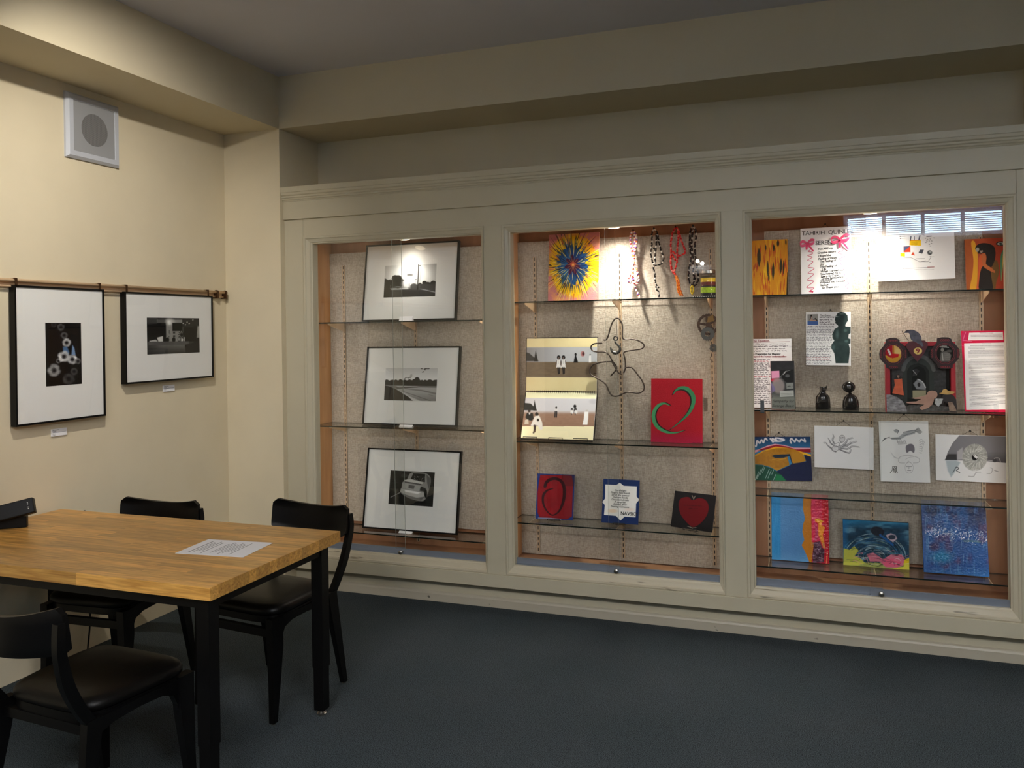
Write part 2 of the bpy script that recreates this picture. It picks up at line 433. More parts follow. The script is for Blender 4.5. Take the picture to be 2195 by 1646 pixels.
for i in range(npan):
    a = wx0 + .03 + i * pw
    fr = MB().sweep_rect(a, a + pw, wz0 + .03, wz1 - .03, [(0, YB0 - .05), (0, YB0 - .02), (.02, YB0 - .02), (.02, YB0 - .05)]).build('shutter_frame', m_shutter, win)
    nl = 8; h0 = wz0 + .065; hh = (wz1 - wz0 - .13) / nl
    for k in range(nl):
        zc = h0 + (k + .5) * hh
        MB().prism([(YB0 - .048, zc + .004), (YB0 - .048, zc + .008), (YB0 - .022, zc - .003), (YB0 - .022, zc - .007)], a + .02, a + pw - .02).build('louvre', m_shutter, fr)

# added lamps (out of view, they carry the room's light)
m_lamp = emit('added_lamp_diffuser', (255, 240, 220), 3.0)
for k, (x, y) in enumerate(ADDED_PENDANTS):
    t = empty('added_pendant_light', (x, y, 2.85), label=('added long white hanging light nearer the cream wall with the pictures', 'added long white hanging light nearer the louvred window')[k], cat='lamp')
    MB().sweep_rect(-.64, .64, -.19, .19, [(0, 0), (0, .05), (.03, .05), (.03, 0)]).build('housing', m_spk, t, rot=(math.radians(90), 0, 0), loc=(0, 0, .05))
    MB().box(-.61, .61, -.16, .16, .003, .006).build('lower_diffuser', m_lamp, t)
    MB().box(-.61, .61, -.16, .16, .044, .047).build('upper_diffuser', m_lamp, t)
    for sx_ in (-.5, .5): MB().tube([(sx_, 0, .045), (sx_, 0, ZC - 2.85)], .005, 8).build('suspension_rod', m_steel, t)
t = empty('added_spotlight', (-2.05, 2.1, ZC), label='small white added ceiling spotlight aimed at the framed photographs', cat='lamp')  # added fixture for the wall glow, out of view
MB().lathe([(.045, -.012), (.045, 0)], 20).build('mount', m_spk, t)
MB().lathe([(.008, -.06), (.008, -.012)], 10).build('stem', m_spk, t)
q = (Vector((-3.49, 3.42, 1.86)) - Vector((-2.05, 2.1, 3.10))).to_track_quat('-Z', 'Y').to_euler()
MB().lathe([(.05, .0), (.05, .075), (.03, .09), (.028, .09), (.046, .07), (.046, .0)], 24).build('spot_head', m_spk, t, loc=(0, 0, -.10), rot=q)
t = empty('added_twin_light', (-1.31, YB0, 2.37), label='added twin head light on the wall facing the case', cat='lamp')  # invented fixture, there for its two reflections in the door glass
MB().box(-.14, .14, 0, .06, -.05, .05).build('housing', m_spk, t)
for s in (-1, 1):
    MB().lathe([(.012, 0), (.026, .03), (.026, .05)], 20).build('lamp_head', emit('added_twin_bulb', (255, 252, 245), 40.0) if s < 0 else MATS['added_twin_bulb'], t, loc=(.03 * s, .06, .09 - .016 * s), rot=(math.radians(-90), 0, 0))

# ------------------------------------------------------------------ display cabinet
cab = empty('display_cabinet', ((XS + XNR) / 2, YF, 0), label='long built-in cream painted display cabinet with three glazed cases', cat='cabinet')
OX, OY = -cab.location.x, -cab.location.y
def cpart(name, mb, m, parent=None, **kw):
    o = mb.build(name, m, **kw)
    o.parent = parent or cab
    if parent is None: o.location = (OX, OY, 0)
    return o
YBK, YFAB = 4.69, 4.665
INL = ((-2.885, -1.757), (-1.580, -0.447), (-0.266, 0.875))      # openings
OUT = ((-2.944, -1.737), (-1.627, -0.415), (-0.307, 0.918))      # outside of the mouldings
ZI0, ZI1, ZO0, ZO1 = 0.272, 2.158, 0.215, 2.203
YT = YF + .02
# face frame
cpart('stile', MB().box(XS, OUT[0][0], YF, YF + .025, ZO0, 2.318), m_trim, bevel=.0015)
cpart('stile', MB().box(OUT[0][1], OUT[1][0], YF - .004, YF + .025, ZO0, ZO1), m_trim, bevel=.0015)
cpart('stile', MB().box(OUT[1][1], OUT[2][0], YF - .004, YF + .025, ZO0, ZO1), m_trim, bevel=.0015)
cpart('stile', MB().box(OUT[2][1], XNR, YF, YF + .025, ZO0, 2.318), m_trim, bevel=.0015)
cpart('top_rail', MB().box(OUT[0][0] + .001, OUT[2][1] - .001, YF + .001, YF + .025, ZO1, 2.318), m_trim, bevel=.0012)
cpart('bottom_rail', MB().box(XS, XNR, YF - .012, YF + .03, .142, ZO0), m_trim, bevel=.002)
cpart('frieze', MB().box(XS, XNR, YF - .016, YF + .02, 2.314, 2.425), m_trim, bevel=.0015)
prof = [(YF + .02, 2.425), (YF - .018, 2.425), (YF - .02, 2.432), (YF - .026, 2.436), (YF - .024, 2.444), (YF - .030, 2.449), (YF - .029, 2.458), (YF - .036, 2.464), (YF - .038, 2.478), (YF - .042, 2.480), (YF - .042, 2.512), (YF + .02, 2.512)]
cpart('cornice', MB().prism(prof, XS - .0, XNR), m_trim)
cpart('cabinet_top', MB().box(XS, XNR, YF + .02, YN, 2.49, 2.51), m_trim)
cpart('toe_board', MB().box(XS, XNR, 4.452, 4.47, 0, .15), m_trim)
qr = [(4.452, 0), (4.438, 0), (4.436, .045), (4.440, .054), (4.446, .058), (4.452, .060)]
cpart('base_strip', MB().prism(qr, XS, XNR), m_scuff)
cpart('toe_gap_shade', MB().prism([(0.405, .128), (0.415, .141), (0.57, .141), (0.575, .117), (0.50, .121)], 4.4495, 4.4525, 'y'), m_ink)  # thin dark plate stands in for the shade inside a gap
# mouldings round the openings, mitred
mp = [(0, YF + .024), (0, YF - .006), (.006, YF - .010), (.014, YF - .009), (.018, YF - .003), (.030, YF + .002), (.036, YF + .004), (.040, YF + .010), (.046, YF + .013), (.046, YF + .07)]
for (o0, o1), (i0, i1) in zip(OUT, INL):
    for nm, pts in (('left', 0), ('right', 1), ('top', 2), ('bottom', 3)): pass
    sx0 = (i0 - o0); sx1 = (o1 - i1)
    # one mitred moulding piece per side
    for side in range(4):
        mb = MB(); rings = []
        for ins, y in mp:
            k = ins / .046
            xa = o0 + sx0 * k; xb = o1 - sx1 * k; za = ZO0 + (ZI0 - ZO0) * k; zb = ZO1 - (ZO1 - ZI1) * k
            c = [((xa, y, za), (xa, y, zb)), ((xb, y, zb), (xb, y, za)), ((xa, y, zb), (xb, y, zb)), ((xb, y, za), (xa, y, za))][side]
            rings.append(list(c))
        mb.loft(rings, cap=False, closed=False)
        cpart('moulding' if side < 3 else 'sill_moulding', mb, m_trim if side < 3 else m_sill)
# carcass of every case
for ci, cx in enumerate(CASE_X):
    a, b = cx - .62, cx + .62
    cpart('side_panel', MB().box(a - .02, a, YF + .025, YBK, .2, 2.22), m_casewood)
    cpart('side_panel', MB().box(b, b + .02, YF + .025, YBK, .2, 2.22), m_casewood)
    cpart('back_panel', MB().box(a, b, YBK, YBK + .015, .2, 2.22), m_backwood)
    cpart('top_panel', MB().box(a, b, YF + .025, YBK, 2.2, 2.22), m_casewood)
    cpart('floor_panel', MB().box(a, b, YF + .025, YBK, .24, .262), m_backwood)
    fx = ((-2.938, -1.72), (-1.633, -.40), (cx - .52, cx + .522))[ci]
    fz = ((.385, 2.12), (.268, 2.13), (.375, 2.12))[ci]
    cpart('fabric_panel', MB().box(fx[0], fx[1], YFAB, YBK, fz[0], fz[1]), m_fabric)
    for k in (-1, 0, 1):
        sx = cx + .513 * k
        o = MB().box(-.0095, .0095, -.007, 0, .285 if ci != 2 else .30, 2.04).build('slotted_standard', m_slot, cab)
        o.location = (OX + sx, OY + YFAB, 0)
    # puck light in the top
    t = MB().lathe([(.04, 2.172), (.04, 2.2)], 20, cx, 4.525)
    p = cpart('case_lamp', t, m_spk)
    MB().lathe([(.032, 2.168), (.032, 2.172)], 20, cx, 4.525).build('lamp_lens', emit('case_lamp_lens%d' % ci, (255, 235, 205), 8.0), p)
    for sg in (-1, 1):
        xs = cx + sg * .604
        st = cpart('added_light_strip', MB().box(xs - .005, xs + .005, 4.449, 4.463, .31, 2.09), m_alu)  # body of the added fill strip, hidden by the stile
        MB().box(xs - sg * .0058 - .0006, xs - sg * .0058 + .0006, 4.450, 4.462, .32, 2.08).build('added_strip_diffuser', emit('added_strip_diffuser%d%d' % (ci, sg), (255, 236, 210), 1.5), st)
    # door track and the two sliding glass doors
    i0, i1 = INL[ci]
    cpart('door_track', MB().box(i0 - .02, i1 + .02, YF + .030, YF + .066, .262, .274), m_alu)
    cpart('door_track', MB().box(i0 - .02, i1 + .02, YF + .030, YF + .066, 2.160, 2.178), m_alu)
    for k in (0, 1):
        x0, x1 = ((i0 - .015, cx + .027), (cx - .027, i1 + .015))[k]
        y0 = YF + (.054 if k == 0 else .036)
        mb = MB()
        mb.add([(x0, y0, .275), (x1, y0, .275), (x1, y0, 2.17), (x0, y0, 2.17), (x0, y0 + .005, .275), (x1, y0 + .005, .275), (x1, y0 + .005, 2.17), (x0, y0 + .005, 2.17)], [(0, 1, 2, 3), (4, 7, 6, 5)], 0)
        n = len(mb.v) - 8
        mb.f += [(0, 4, 5, 1), (3, 2, 6, 7), (0, 3, 7, 4), (1, 5, 6, 2)]; mb.mi += [1] * 4
        d = cpart('glass_door', mb, [m_glass, m_paneedge], fix=False)
        MB().box(x0, x1, y0 - .004, y0 + .009, .274, .305).build('bottom_shoe', m_alu, d)
        if k == 1:
            MB().box(x0 - .002, x0 + .035, y0 - .006, y0 - .004, .274, .306).build('lock_plate', m_alu, d)
            bmk = MB().lathe([(.009, 0), (.009, .01), (.006, .016), (.012, .022), (.012, .028), (.005, .032)], 16)
            o = bmk.build('lock_knob', m_steel, d, smooth='auto', loc=(x0 + .045, y0 - .005, .289), rot=(math.radians(90), 0, 0))

# glass shelves with their brackets
SH = {'1A': 1.669, '1B': 1.022, '1C': .370, '2A': 1.766, '2B': .968, '2C': .501, '3A': 1.767, '3B': 1.172, '3C': .7305, '3D': .3625}
SLAB = {'1A': 'glass shelf under the framed photograph of a utility pole', '1B': 'glass shelf under the framed photograph of a bent street lamp', '1C': 'glass shelf under the framed photograph of a wrecked car',
        '2A': 'glass shelf beneath the sunburst painting and the hanging cords', '2B': 'glass shelf carrying the spiral bound calendar and the red heart canvas', '2C': 'glass shelf carrying three small cards on wire easels',
        '3A': 'glass shelf beneath the yellow striped painting and the bow poem', '3B': 'glass shelf carrying black figurines and the red shrine box', '3C': 'empty glass shelf between the pencil drawings and the abstract paintings', '3D': 'lowest glass shelf with three blue abstract paintings'}
for k, z in SH.items():
    cx = CASE_X[int(k[0]) - 1]
    x0, x1, y0, y1, th = cx - .612, cx + .612, 4.45, 4.655, .007
    mb = MB()
    mb.add([(x0, y0, z - th), (x1, y0, z - th), (x1, y1, z - th), (x0, y1, z - th), (x0, y0, z), (x1, y0, z), (x1, y1, z), (x0, y1, z)], [(0, 3, 2, 1), (4, 5, 6, 7)], 0)
    mb.f += [(0, 1, 5, 4), (1, 2, 6, 5), (2, 3, 7, 6), (3, 0, 4, 7)]; mb.mi += [1] * 4
    o = mb.build('glass_shelf', [m_shelfglass, m_edge], fix=False)
    tag(o, SLAB[k], 'shelf', 'glass shelves in the display cases')
    for s in (-1, 0, 1):
        sx = cx + .513 * s
        zz = z - th
        cpart('shelf_bracket', MB().prism([(YFAB - .007, zz), (4.470, zz), (4.470, zz - .008), (YFAB - .007, zz - .052)], sx - .002, sx + .002), m_bracket)

# ------------------------------------------------------------------ table
TX0, TX1, TY0, TY1, TZ = -3.471, -1.891, 2.243, 3.056, .755
tb = empty('wooden_table', ((TX0 + TX1) / 2, (TY0 + TY1) / 2, 0), label='butcher block table with square black steel legs pushed to the cream wall', cat='table')
tx, ty = tb.location.x, tb.location.y
top = MB().box(TX0 + .006 - tx, TX1 - .006 - tx, TY0 + .006 - ty, TY1 - .006 - ty, TZ - .043, TZ - .004).build('tabletop', m_table, tb)
rng = random.Random(5)
NR = 20; rw = (TY1 - TY0) / NR
for i in range(NR):
    y0 = TY0 + i * rw
    cuts = [TX0]
    x = TX0 + rng.uniform(.15, .6)
    while x < TX1 - .15:
        cuts.append(x); x += rng.uniform(.3, .65)
    cuts.append(TX1)
    for a, b in zip(cuts[:-1], cuts[1:]):
        zt = TZ - rng.uniform(0, .00025)
        cxm = (a + b) / 2
        MB().box(a - cxm + .0001, b - cxm - .0001, .0001, rw - .0001, TZ - .045, zt).build('stave', m_table, top, loc=(cxm - tx, y0 - ty, 0))
LX = (TX0 + .05, TX1 - .055); LY = (TY0 + .05, TY1 - .075)
fr = MB()
for yy in (LY[0] - .02, LY[1] - .02):
    fr.box(LX[0] - tx, LX[1] - tx, yy - ty, yy + .04 - ty, TZ - .085, TZ - .0452)
for xx in (LX[0] - .02, LX[1] - .02):
    fr.box(xx - tx, xx + .04 - tx, LY[0] - ty, LY[1] - ty, TZ - .0849, TZ - .0453)
fr.build('apron_frame', m_blackmetal, tb)
for xx in LX:
    for yy in LY:
        leg = MB().box(-.026, .026, -.026, .026, .20, TZ - .0455).box(-.023, .023, -.023, .023, .022, .21).build('leg', m_blackmetal, tb, loc=(xx - tx, yy - ty, 0))
        MB().lathe([(.021, 0), (.021, .006), (.012, .012), (.008, .024)], 20).build('foot_glide', m_steel, leg, smooth='auto')

# sheet of paper on the table
def quad3(pts, ax, val): return [on(*p, ax, val) for p in pts]

# ------------------------------------------------------------------ chairs
def sect(cx, cy, cz, wx, wy):
    return [(cx - wx, cy - wy, cz), (cx + wx, cy - wy, cz), (cx + wx, cy + wy, cz), (cx - wx, cy + wy, cz)]
def make_chair(loc, rz, label):
    c = empty('dining_chair', loc, (0, 0, rz), label, 'chair', 'black chairs around the table')
    # seat pad: domed rounded square
    n = 16; vs = []; rings = []
    def outline(sc, z, dome=0):
        pts = []
        for k in range(40):
            a = 2 * math.pi * k / 40; ca, sa = math.cos(a), math.sin(a)
            ex = 0.42
            x = math.copysign(abs(ca) ** ex, ca); y = math.copysign(abs(sa) ** ex, sa)
            wdt = .215 + (-y) * .015
            pts.append((x * wdt * sc, y * .205 * sc - .015, z))
        return pts
    mb = MB().loft([outline(.93, .432), outline(1.0, .44), outline(1.0, .455), outline(.97, .468), outline(.88, .478), outline(.6, .486), outline(.25, .489)])
    mb.build('seat_pad', m_leather, c, smooth=True)
    MB().loft([outline(.96, .405), outline(.96, .433)]).build('seat_frame', m_black, c, smooth='auto')
    for s in (-1, 1):
        pts = [(-.205, .425), (.19, .425), (.20, .40), (.185, .355), (.16, .375), (.10, .392), (.0, .397), (-.09, .392), (-.135, .375), (-.155, .335), (-.16, .30), (-.215, .30)]
        MB().prism(pts, s * .200 - .012, s * .200 + .012).build('side_rail', m_black, c)
        lg = MB().loft([sect(s * .203, -.188, .428, .018, .032), sect(s * .205, -.188, .31, .018, .030), sect(s * .209, -.198, .17, .015, .021), sect(s * .213, -.212, .006, .011, .013)]).build('front_leg', m_black, c, smooth='auto')
        MB().lathe([(.010, 0), (.010, .006)], 12, s * .213, -.212).build('foot_glide', m_steel, lg)
        lg = MB().loft([sect(s * .200, .172, .43, .015, .028), sect(s * .204, .185, .33, .015, .026), sect(s * .214, .21, .16, .013, .019), sect(s * .223, .232, .006, .011, .013)]).build('rear_leg', m_black, c, smooth='auto')
        MB().lathe([(.010, 0), (.010, .006)], 12, s * .223, .232).build('foot_glide', m_steel, lg)
        path = catmull([(s * .200, .165, .40), (s * .204, .215, .47), (s * .210, .262, .56), (s * .216, .288, .65), (s * .220, .296, .71), (s * .217, .292, .762)], 5)
        MB().loft([sect(p[0], p[1], p[2], .012, .020 - .008 * max(0, (p[2] - .55) / .25)) for p in path]).build('back_post', m_black, c, smooth='auto')
    # curved backrest with rounded corners
    nu, nv = 28, 8
    f, b = [], []
    for j in range(nv + 1):
        v = j / nv
        for i in range(nu + 1):
            u = -1 + 2 * i / nu
            z0 = .648 + .010 * u * u; z1 = .774 + .028 * u * u
            zz = z0 + (z1 - z0) * v
            hw = .226
            # rounded upper and lower corners
            rc = .028
            dz = min(zz - z0, z1 - zz)
            if dz < rc: hw -= rc - math.sqrt(max(0, rc * rc - (rc - dz) ** 2))
            x = hw * u
            y = .262 + .062 * (1 - u * u) - .10 * (zz - .73)**2 + .02 * (zz - .652) / .15
            y0 = y - .009; y1 = y + .009
            f.append((x, y0, zz)); b.append((x, y1, zz))
    N = (nu + 1) * (nv + 1); fs = []
    for j in range(nv):
        for i in range(nu):
            a = j * (nu + 1) + i
            fs.append((a, a + 1, a + nu + 2, a + nu + 1)); fs.append((N + a, N + a + nu + 1, N + a + nu + 2, N + a + 1))
    for i in range(nu):
        fs.append((i, N + i, N + i + 1, i + 1)); a = nv * (nu + 1) + i; fs.append((a, a + 1, N + a + 1, N + a))
    for j in range(nv):
        a = j * (nu + 1); fs.append((a, a + nu + 1, N + a + nu + 1, N + a)); a += nu; fs.append((a, N + a, N + a + nu + 1, a + nu + 1))
    mb = MB().add(f + b, fs); mb.build('backrest', m_black, c, smooth='auto')
    MB().box(-.197, .197, -.20, -.178, .345, .378).build('stretcher', m_black, c)
    MB().box(-.197, .197, .165, .185, .375, .405).build('rear_stretcher', m_black, c)
    return c
make_chair((-2.27, 3.075, 0), math.radians(-7), 'black wooden chair beside the glazed case at the free end of the table')
make_chair((-2.985, 2.93, 0), math.radians(3.3), 'black wooden chair behind the table below the wide framed photograph')
make_chair((-2.27, 2.12, 0), math.radians(176), 'black wooden chair seen from behind, drawn up to the table edge away from the case')

# ------------------------------------------------------------------ painting on vertex grids
class Art:
    """A fine mesh grid whose vertex colours are painted with simple shapes, in the coordinates of q."""
    def __init__(s, q, n, bg, asp=None):
        q = np.array(q, float)
        wpx = (np.hypot(*(q[1] - q[0])) + np.hypot(*(q[2] - q[3]))) / 2; hpx = (np.hypot(*(q[3] - q[0])) + np.hypot(*(q[2] - q[1]))) / 2
        s.W = n; s.H = max(4, int(round(n * hpx / wpx)))
        u, v = np.meshgrid(np.linspace(0, 1, s.W), np.linspace(0, 1, s.H))
        s.u, s.v = u, v
        P = ((1 - u) * (1 - v))[..., None] * q[0] + (u * (1 - v))[..., None] * q[1] + (u * v)[..., None] * q[2] + ((1 - u) * v)[..., None] * q[3]
        s.X, s.Y = P[..., 0], P[..., 1]
        s.px = wpx / n
        s.C = np.zeros((s.H, s.W, 3)) + np.array(bg, float)
    def mix(s, m, col):
        m = np.clip(m, 0, 1)[..., None]; s.C = s.C * (1 - m) + np.array(col, float) * m; return s
    def _seg(s, a, b):
        ax, ay = a; bx, by = b; dx, dy = bx - ax, by - ay
        L = dx * dx + dy * dy + 1e-9
        t = np.clip(((s.X - ax) * dx + (s.Y - ay) * dy) / L, 0, 1)
        return np.hypot(s.X - ax - t * dx, s.Y - ay - t * dy), t
    def poly(s, pts, col, soft=None, al=1.0, smooth=0):
        if smooth: pts = [tuple(p) for p in catmull(pts, smooth, True)]
        soft = soft or s.px
        ins = np.zeros(s.X.shape, bool); D = np.full(s.X.shape, 1e9)
        for i in range(len(pts)):
            a, b = pts[i], pts[(i + 1) % len(pts)]
            c = ((a[1] > s.Y) != (b[1] > s.Y)) & (s.X < (b[0] - a[0]) * (s.Y - a[1]) / (b[1] - a[1] + 1e-12) + a[0])
            ins ^= c
            D = np.minimum(D, s._seg(a, b)[0])
        sd = np.where(ins, D, -D)
        return s.mix(al * np.clip(sd / soft + 0.5, 0, 1), col)
    def rect(s, x0, y0, x1, y1, col, al=1.0, soft=None):
        return s.poly([(x0, y0), (x1, y0), (x1, y1), (x0, y1)], col, soft, al)
    def stroke(s, pts, w, col, al=1.0, smooth=0, soft=None):
        if smooth and len(pts) > 2: pts = [tuple(p) for p in catmull(pts, smooth)]
        soft = soft or s.px
        m = np.zeros(s.X.shape); n = len(pts) - 1
        for i in range(n):
            d, t = s._seg(pts[i], pts[i + 1])
            if isinstance(w, (tuple, list)):
                k = (i + t) / n
                ww = np.interp(k, np.linspace(0, 1, len(w)), w)
            else: ww = w
            m = np.maximum(m, np.clip((ww / 2 - d) / soft + 0.5, 0, 1))
        return s.mix(al * m, col)
    def ell(s, cx, cy, rx, ry, col, al=1.0, soft=None, rot=0):
        soft = soft or s.px
        c, sn = math.cos(rot), math.sin(rot)
        x = (s.X - cx) * c + (s.Y - cy) * sn; y = -(s.X - cx) * sn + (s.Y - cy) * c
        d = (1 - np.hypot(x / rx, y / ry)) * min(rx, ry)
        return s.mix(al * np.clip(d / soft + 0.5, 0, 1), col)
    def ring(s, cx, cy, rx, ry, w, col, al=1.0):
        d = np.abs(1 - np.hypot((s.X - cx) / rx, (s.Y - cy) / ry)) * min(rx, ry)
        return s.mix(al * np.clip((w / 2 - d) / s.px + 0.5, 0, 1), col)
    def noise(s, seed, sx, sy=None, oct=3):
        sy = sy or sx; rs = np.random.RandomState(seed); out = np.zeros(s.X.shape); amp = 1; tot = 0
        for o in range(oct):
            gx = s.X / (sx / 2 ** o); gy = s.Y / (sy / 2 ** o)
            T = rs.rand(64, 64); ix = np.floor(gx).astype(int); iy = np.floor(gy).astype(int); fx = gx - ix; fy = gy - iy
            fx = fx * fx * (3 - 2 * fx); fy = fy * fy * (3 - 2 * fy)
            g = lambda a, b: T[b % 64, a % 64]
            out += amp * ((g(ix, iy) * (1 - fx) + g(ix + 1, iy) * fx) * (1 - fy) + (g(ix, iy + 1) * (1 - fx) + g(ix + 1, iy + 1) * fx) * fy)
            tot += amp; amp *= 0.5
        return out / tot
    def scrawl(s, x0, x1, y, h, col, seed, al=0.85, slope=0.0):
        """a line of small writing too small to read"""
        rs = np.random.RandomState(seed); x = x0
        while x < x1:
            L = h * rs.uniform(1.2, 3.4); xe = min(x + L, x1); pts = []; k = x
            while k < xe:
                pts.append((k, y + slope * (k - x0) + h * rs.uniform(-.5, .1))); k += h * .28
                pts.append((k, y + slope * (k - x0) + h * rs.uniform(-.1, .42))); k += h * .28
            if len(pts) > 1: s.stroke(pts, h * .26, col, al)
            x = xe + h * rs.uniform(.5, .9)
        return s
    def typed(s, x0, x1, y, h, col, seed, al=0.7, slope=0.0, last=None):
        rs = np.random.RandomState(seed); x = x0; x1 = last or x1
        while x < x1:
            L = h * rs.uniform(1.0, 4.0); xe = min(x + L, x1)
            s.stroke([(x, y + slope * (x - x0)), (xe, y + slope * (xe - x0))], h * .46, col, min(1, al * rs.uniform(.9, 1.25))); x = xe + h * .55
        return s
    def build(s, name, m, parent, w, h, y=0.0, x0=None, z0=0.0, relief=None, gain=1.0):
        x0 = -w / 2 if x0 is None else x0
        if m in (m_paint, m_thick): gain *= 0.78
        V = np.stack([x0 + s.u * w, np.full(s.u.shape, y), z0 + (1 - s.v) * h], -1)
        if relief is not None: V[..., 1] -= relief
        me = bpy.data.meshes.new(name)
        nv = s.W * s.H; idx = np.arange(nv).reshape(s.H, s.W)
        quads = np.stack([idx[1:, :-1], idx[1:, 1:], idx[:-1, 1:], idx[:-1, :-1]], -1).reshape(-1, 4)
        nf = len(quads)
        me.vertices.add(nv); me.vertices.foreach_set('co', V.astype(np.float32).ravel())
        me.loops.add(nf * 4); me.loops.foreach_set('vertex_index', quads.astype(np.int32).ravel())
        me.polygons.add(nf); me.polygons.foreach_set('loop_start', np.arange(0, nf * 4, 4, dtype=np.int32))
        me.update(calc_edges=True); me.validate()
        c = me.color_attributes.new('paint', 'FLOAT_COLOR', 'POINT')
        col = np.ones((nv, 4), np.float32); col[:, :3] = np.clip(s2l(np.clip(s.C.reshape(-1, 3), 0, 255)) * gain, 0, 0.9)
        c.data.foreach_set('color', col.ravel())
        me.materials.append(m)
        if relief is not None: me.polygons.foreach_set('use_smooth', [True] * nf)
        o = bpy.data.objects.new(name, me); COL.objects.link(o); o.parent = parent
        return o

def crop(origin, sc):
    return lambda p: (origin[0] + p[0] / sc, origin[1] + p[1] / sc)
K1 = crop((760, 500), 7.839); K2 = crop((760, 720), 7.839); K3 = crop((640, 850), 4.3326); K4 = crop((1160, 480), 5.4875); K5 = crop((1240, 660), 6.859)
K6 = crop((1100, 710), 6.86); K7 = crop((1120, 1000), 4.989); K8 = crop((1080, 800), 3.578); K9 = crop((1580, 420), 3.429); K10 = crop((1680, 460), 9.146)
K11 = crop((1600, 640), 6.585); K12 = crop((1860, 660), 6.859); K13 = crop((1860, 460), 6.859); K14 = crop((1600, 880), 7.317); K15 = crop((1870, 880), 6.859)
K16 = crop((1600, 1040), 8.665); K17 = crop((1790, 1060), 5.776); K18 = crop((20, 580), 4.333); K19 = crop((250, 590), 6.331)

def place_lean(K, q, z, yb, yt, yaw=None, th=.018):
    """lean a flat thing on the shelf at height z: bottom edge at depth yb, top edge at depth yt"""
    TL, TR, BR, BL = [K(p) for p in q]
    if yb is None:
        bm_ = ((BL[0] + BR[0]) / 2, (BL[1] + BR[1]) / 2); yb = min(max(on(*bm_, 2, z)[1], 4.475), 4.62)
    b0, b1 = on(*BL, 1, yb), on(*BR, 1, yb); t0, t1 = on(*TL, 1, yt), on(*TR, 1, yt)
    bmid, tmid = (b0 + b1) / 2, (t0 + t1) / 2
    w = (abs(b1[0] - b0[0]) + abs(t1[0] - t0[0])) / 2; h = math.hypot(tmid[2] - bmid[2], yt - yb)
    lean = math.asin(max(-.5, min(.5, (yt - yb) / h)))
    cx = (bmid[0] + tmid[0]) / 2
    if yaw: w /= math.cos(yaw)
    return (cx, yb, z + .0005 + th * math.sin(max(0, lean))), (-lean, 0, yaw or 0), w, h
def place_hang(K, q, y):
    TL, TR, BR, BL = [on(*K(p), 1, y) for p in q]
    w = ((TR - TL)[0] + (BR - BL)[0]) / 2; h = ((TL - BL)[2] + (TR - BR)[2]) / 2
    c = (BL + BR) / 2; t = (TL + TR) / 2
    roll = -math.atan2(((TR - TL)[2] + (BR - BL)[2]) / 2, w)
    return ((c[0] + t[0]) / 2, y, c[2]), (0, roll, 0), w, h

def text(parent, body, x, z, size, m=None, y=-.0006, align='LEFT', shear=0.0, space=1.0, rot=0.0, name='lettering', bold=0.0, wsp=1.0):
    cu = bpy.data.curves.new(name, 'FONT'); cu.body = body; cu.size = size; cu.align_x = align; cu.shear = shear; cu.space_line = space
    cu.resolution_u = 2; cu.offset = bold; cu.space_character = wsp
    ob = bpy.data.objects.new(name, cu)
    me = bpy.data.meshes.new_from_object(ob)
    bpy.data.objects.remove(ob)
    me.name = name; me.materials.clear(); me.materials.append(m or m_ink)
    o = bpy.data.objects.new(name, me); COL.objects.link(o); o.parent = parent
    o.location = (x, y, z); o.rotation_euler = (math.radians(90), rot, 0)
    return o

def board(root, w, h, th, m, y0=.0006, z0=0.0, name='board'):
    return MB().box(-w / 2, w / 2, y0, y0 + th, z0, z0 + h).build(name, m, root)
def hanger(root, w, peak_dx, peak_h, h, span, pin=True, m=None):
    """string from two points behind the top edge up to a pin"""
    m = m or m_string
    MB().tube([(peak_dx - span / 2, .006, h - .004), (peak_dx, .004, h + peak_h), (peak_dx + span / 2, .006, h - .004)], .0009, 5).build('string', m, root)
    if pin: MB().lathe([(.001, -.004), (.0045, -.002), (.0045, .004), (.002, .006)], 10).build('pin', m_ink, root, loc=(peak_dx, .002, h + peak_h), rot=(math.radians(90), 0, 0))

def framed(root, w, h, q_out, q_ph, art, fw=.009, fd=.026):
    """black moulding, white mat, print and glazing; q_* are the outlines in one crop"""
    mb = MB().sweep_rect(-w / 2, w / 2, 0, h, [(0, fd), (0, 0), (fw, 0), (fw, fd * .6)])
    mb.build('frame', m_dark, root)
    MB().box(-w / 2 + .002, w / 2 - .002, fd * .62, fd, .002, h - .002).build('backing', m_dark, root)
    MB().box(-w / 2 + fw, w / 2 - fw, .006, fd * .6, fw, h - fw).build('mat', m_white, root)
    q = np.array(q_out, float); p = np.array(q_ph, float)
    ex = ((q[1] - q[0]) + (q[2] - q[3])) / 2; ey = ((q[3] - q[0]) + (q[2] - q[1])) / 2
    A = np.array([ex, ey]).T
    uv = [np.linalg.solve(A, pp - q.mean(0)) + .5 for pp in p]
    u0 = (uv[0][0] + uv[3][0]) / 2; u1 = (uv[1][0] + uv[2][0]) / 2; v0 = (uv[0][1] + uv[1][1]) / 2; v1 = (uv[2][1] + uv[3][1]) / 2
    art.build('photograph', m_print, root, (u1 - u0) * w, (v1 - v0) * h, .0054, -w / 2 + u0 * w, (1 - v1) * h)
    mb = MB(); mb.add([(-w / 2 + fw, .0035, fw), (w / 2 - fw, .0035, fw), (w / 2 - fw, .0035, h - fw), (-w / 2 + fw, .0035, h - fw)], [(0, 1, 2, 3)])
    mb.build('glazing', m_glass, root)

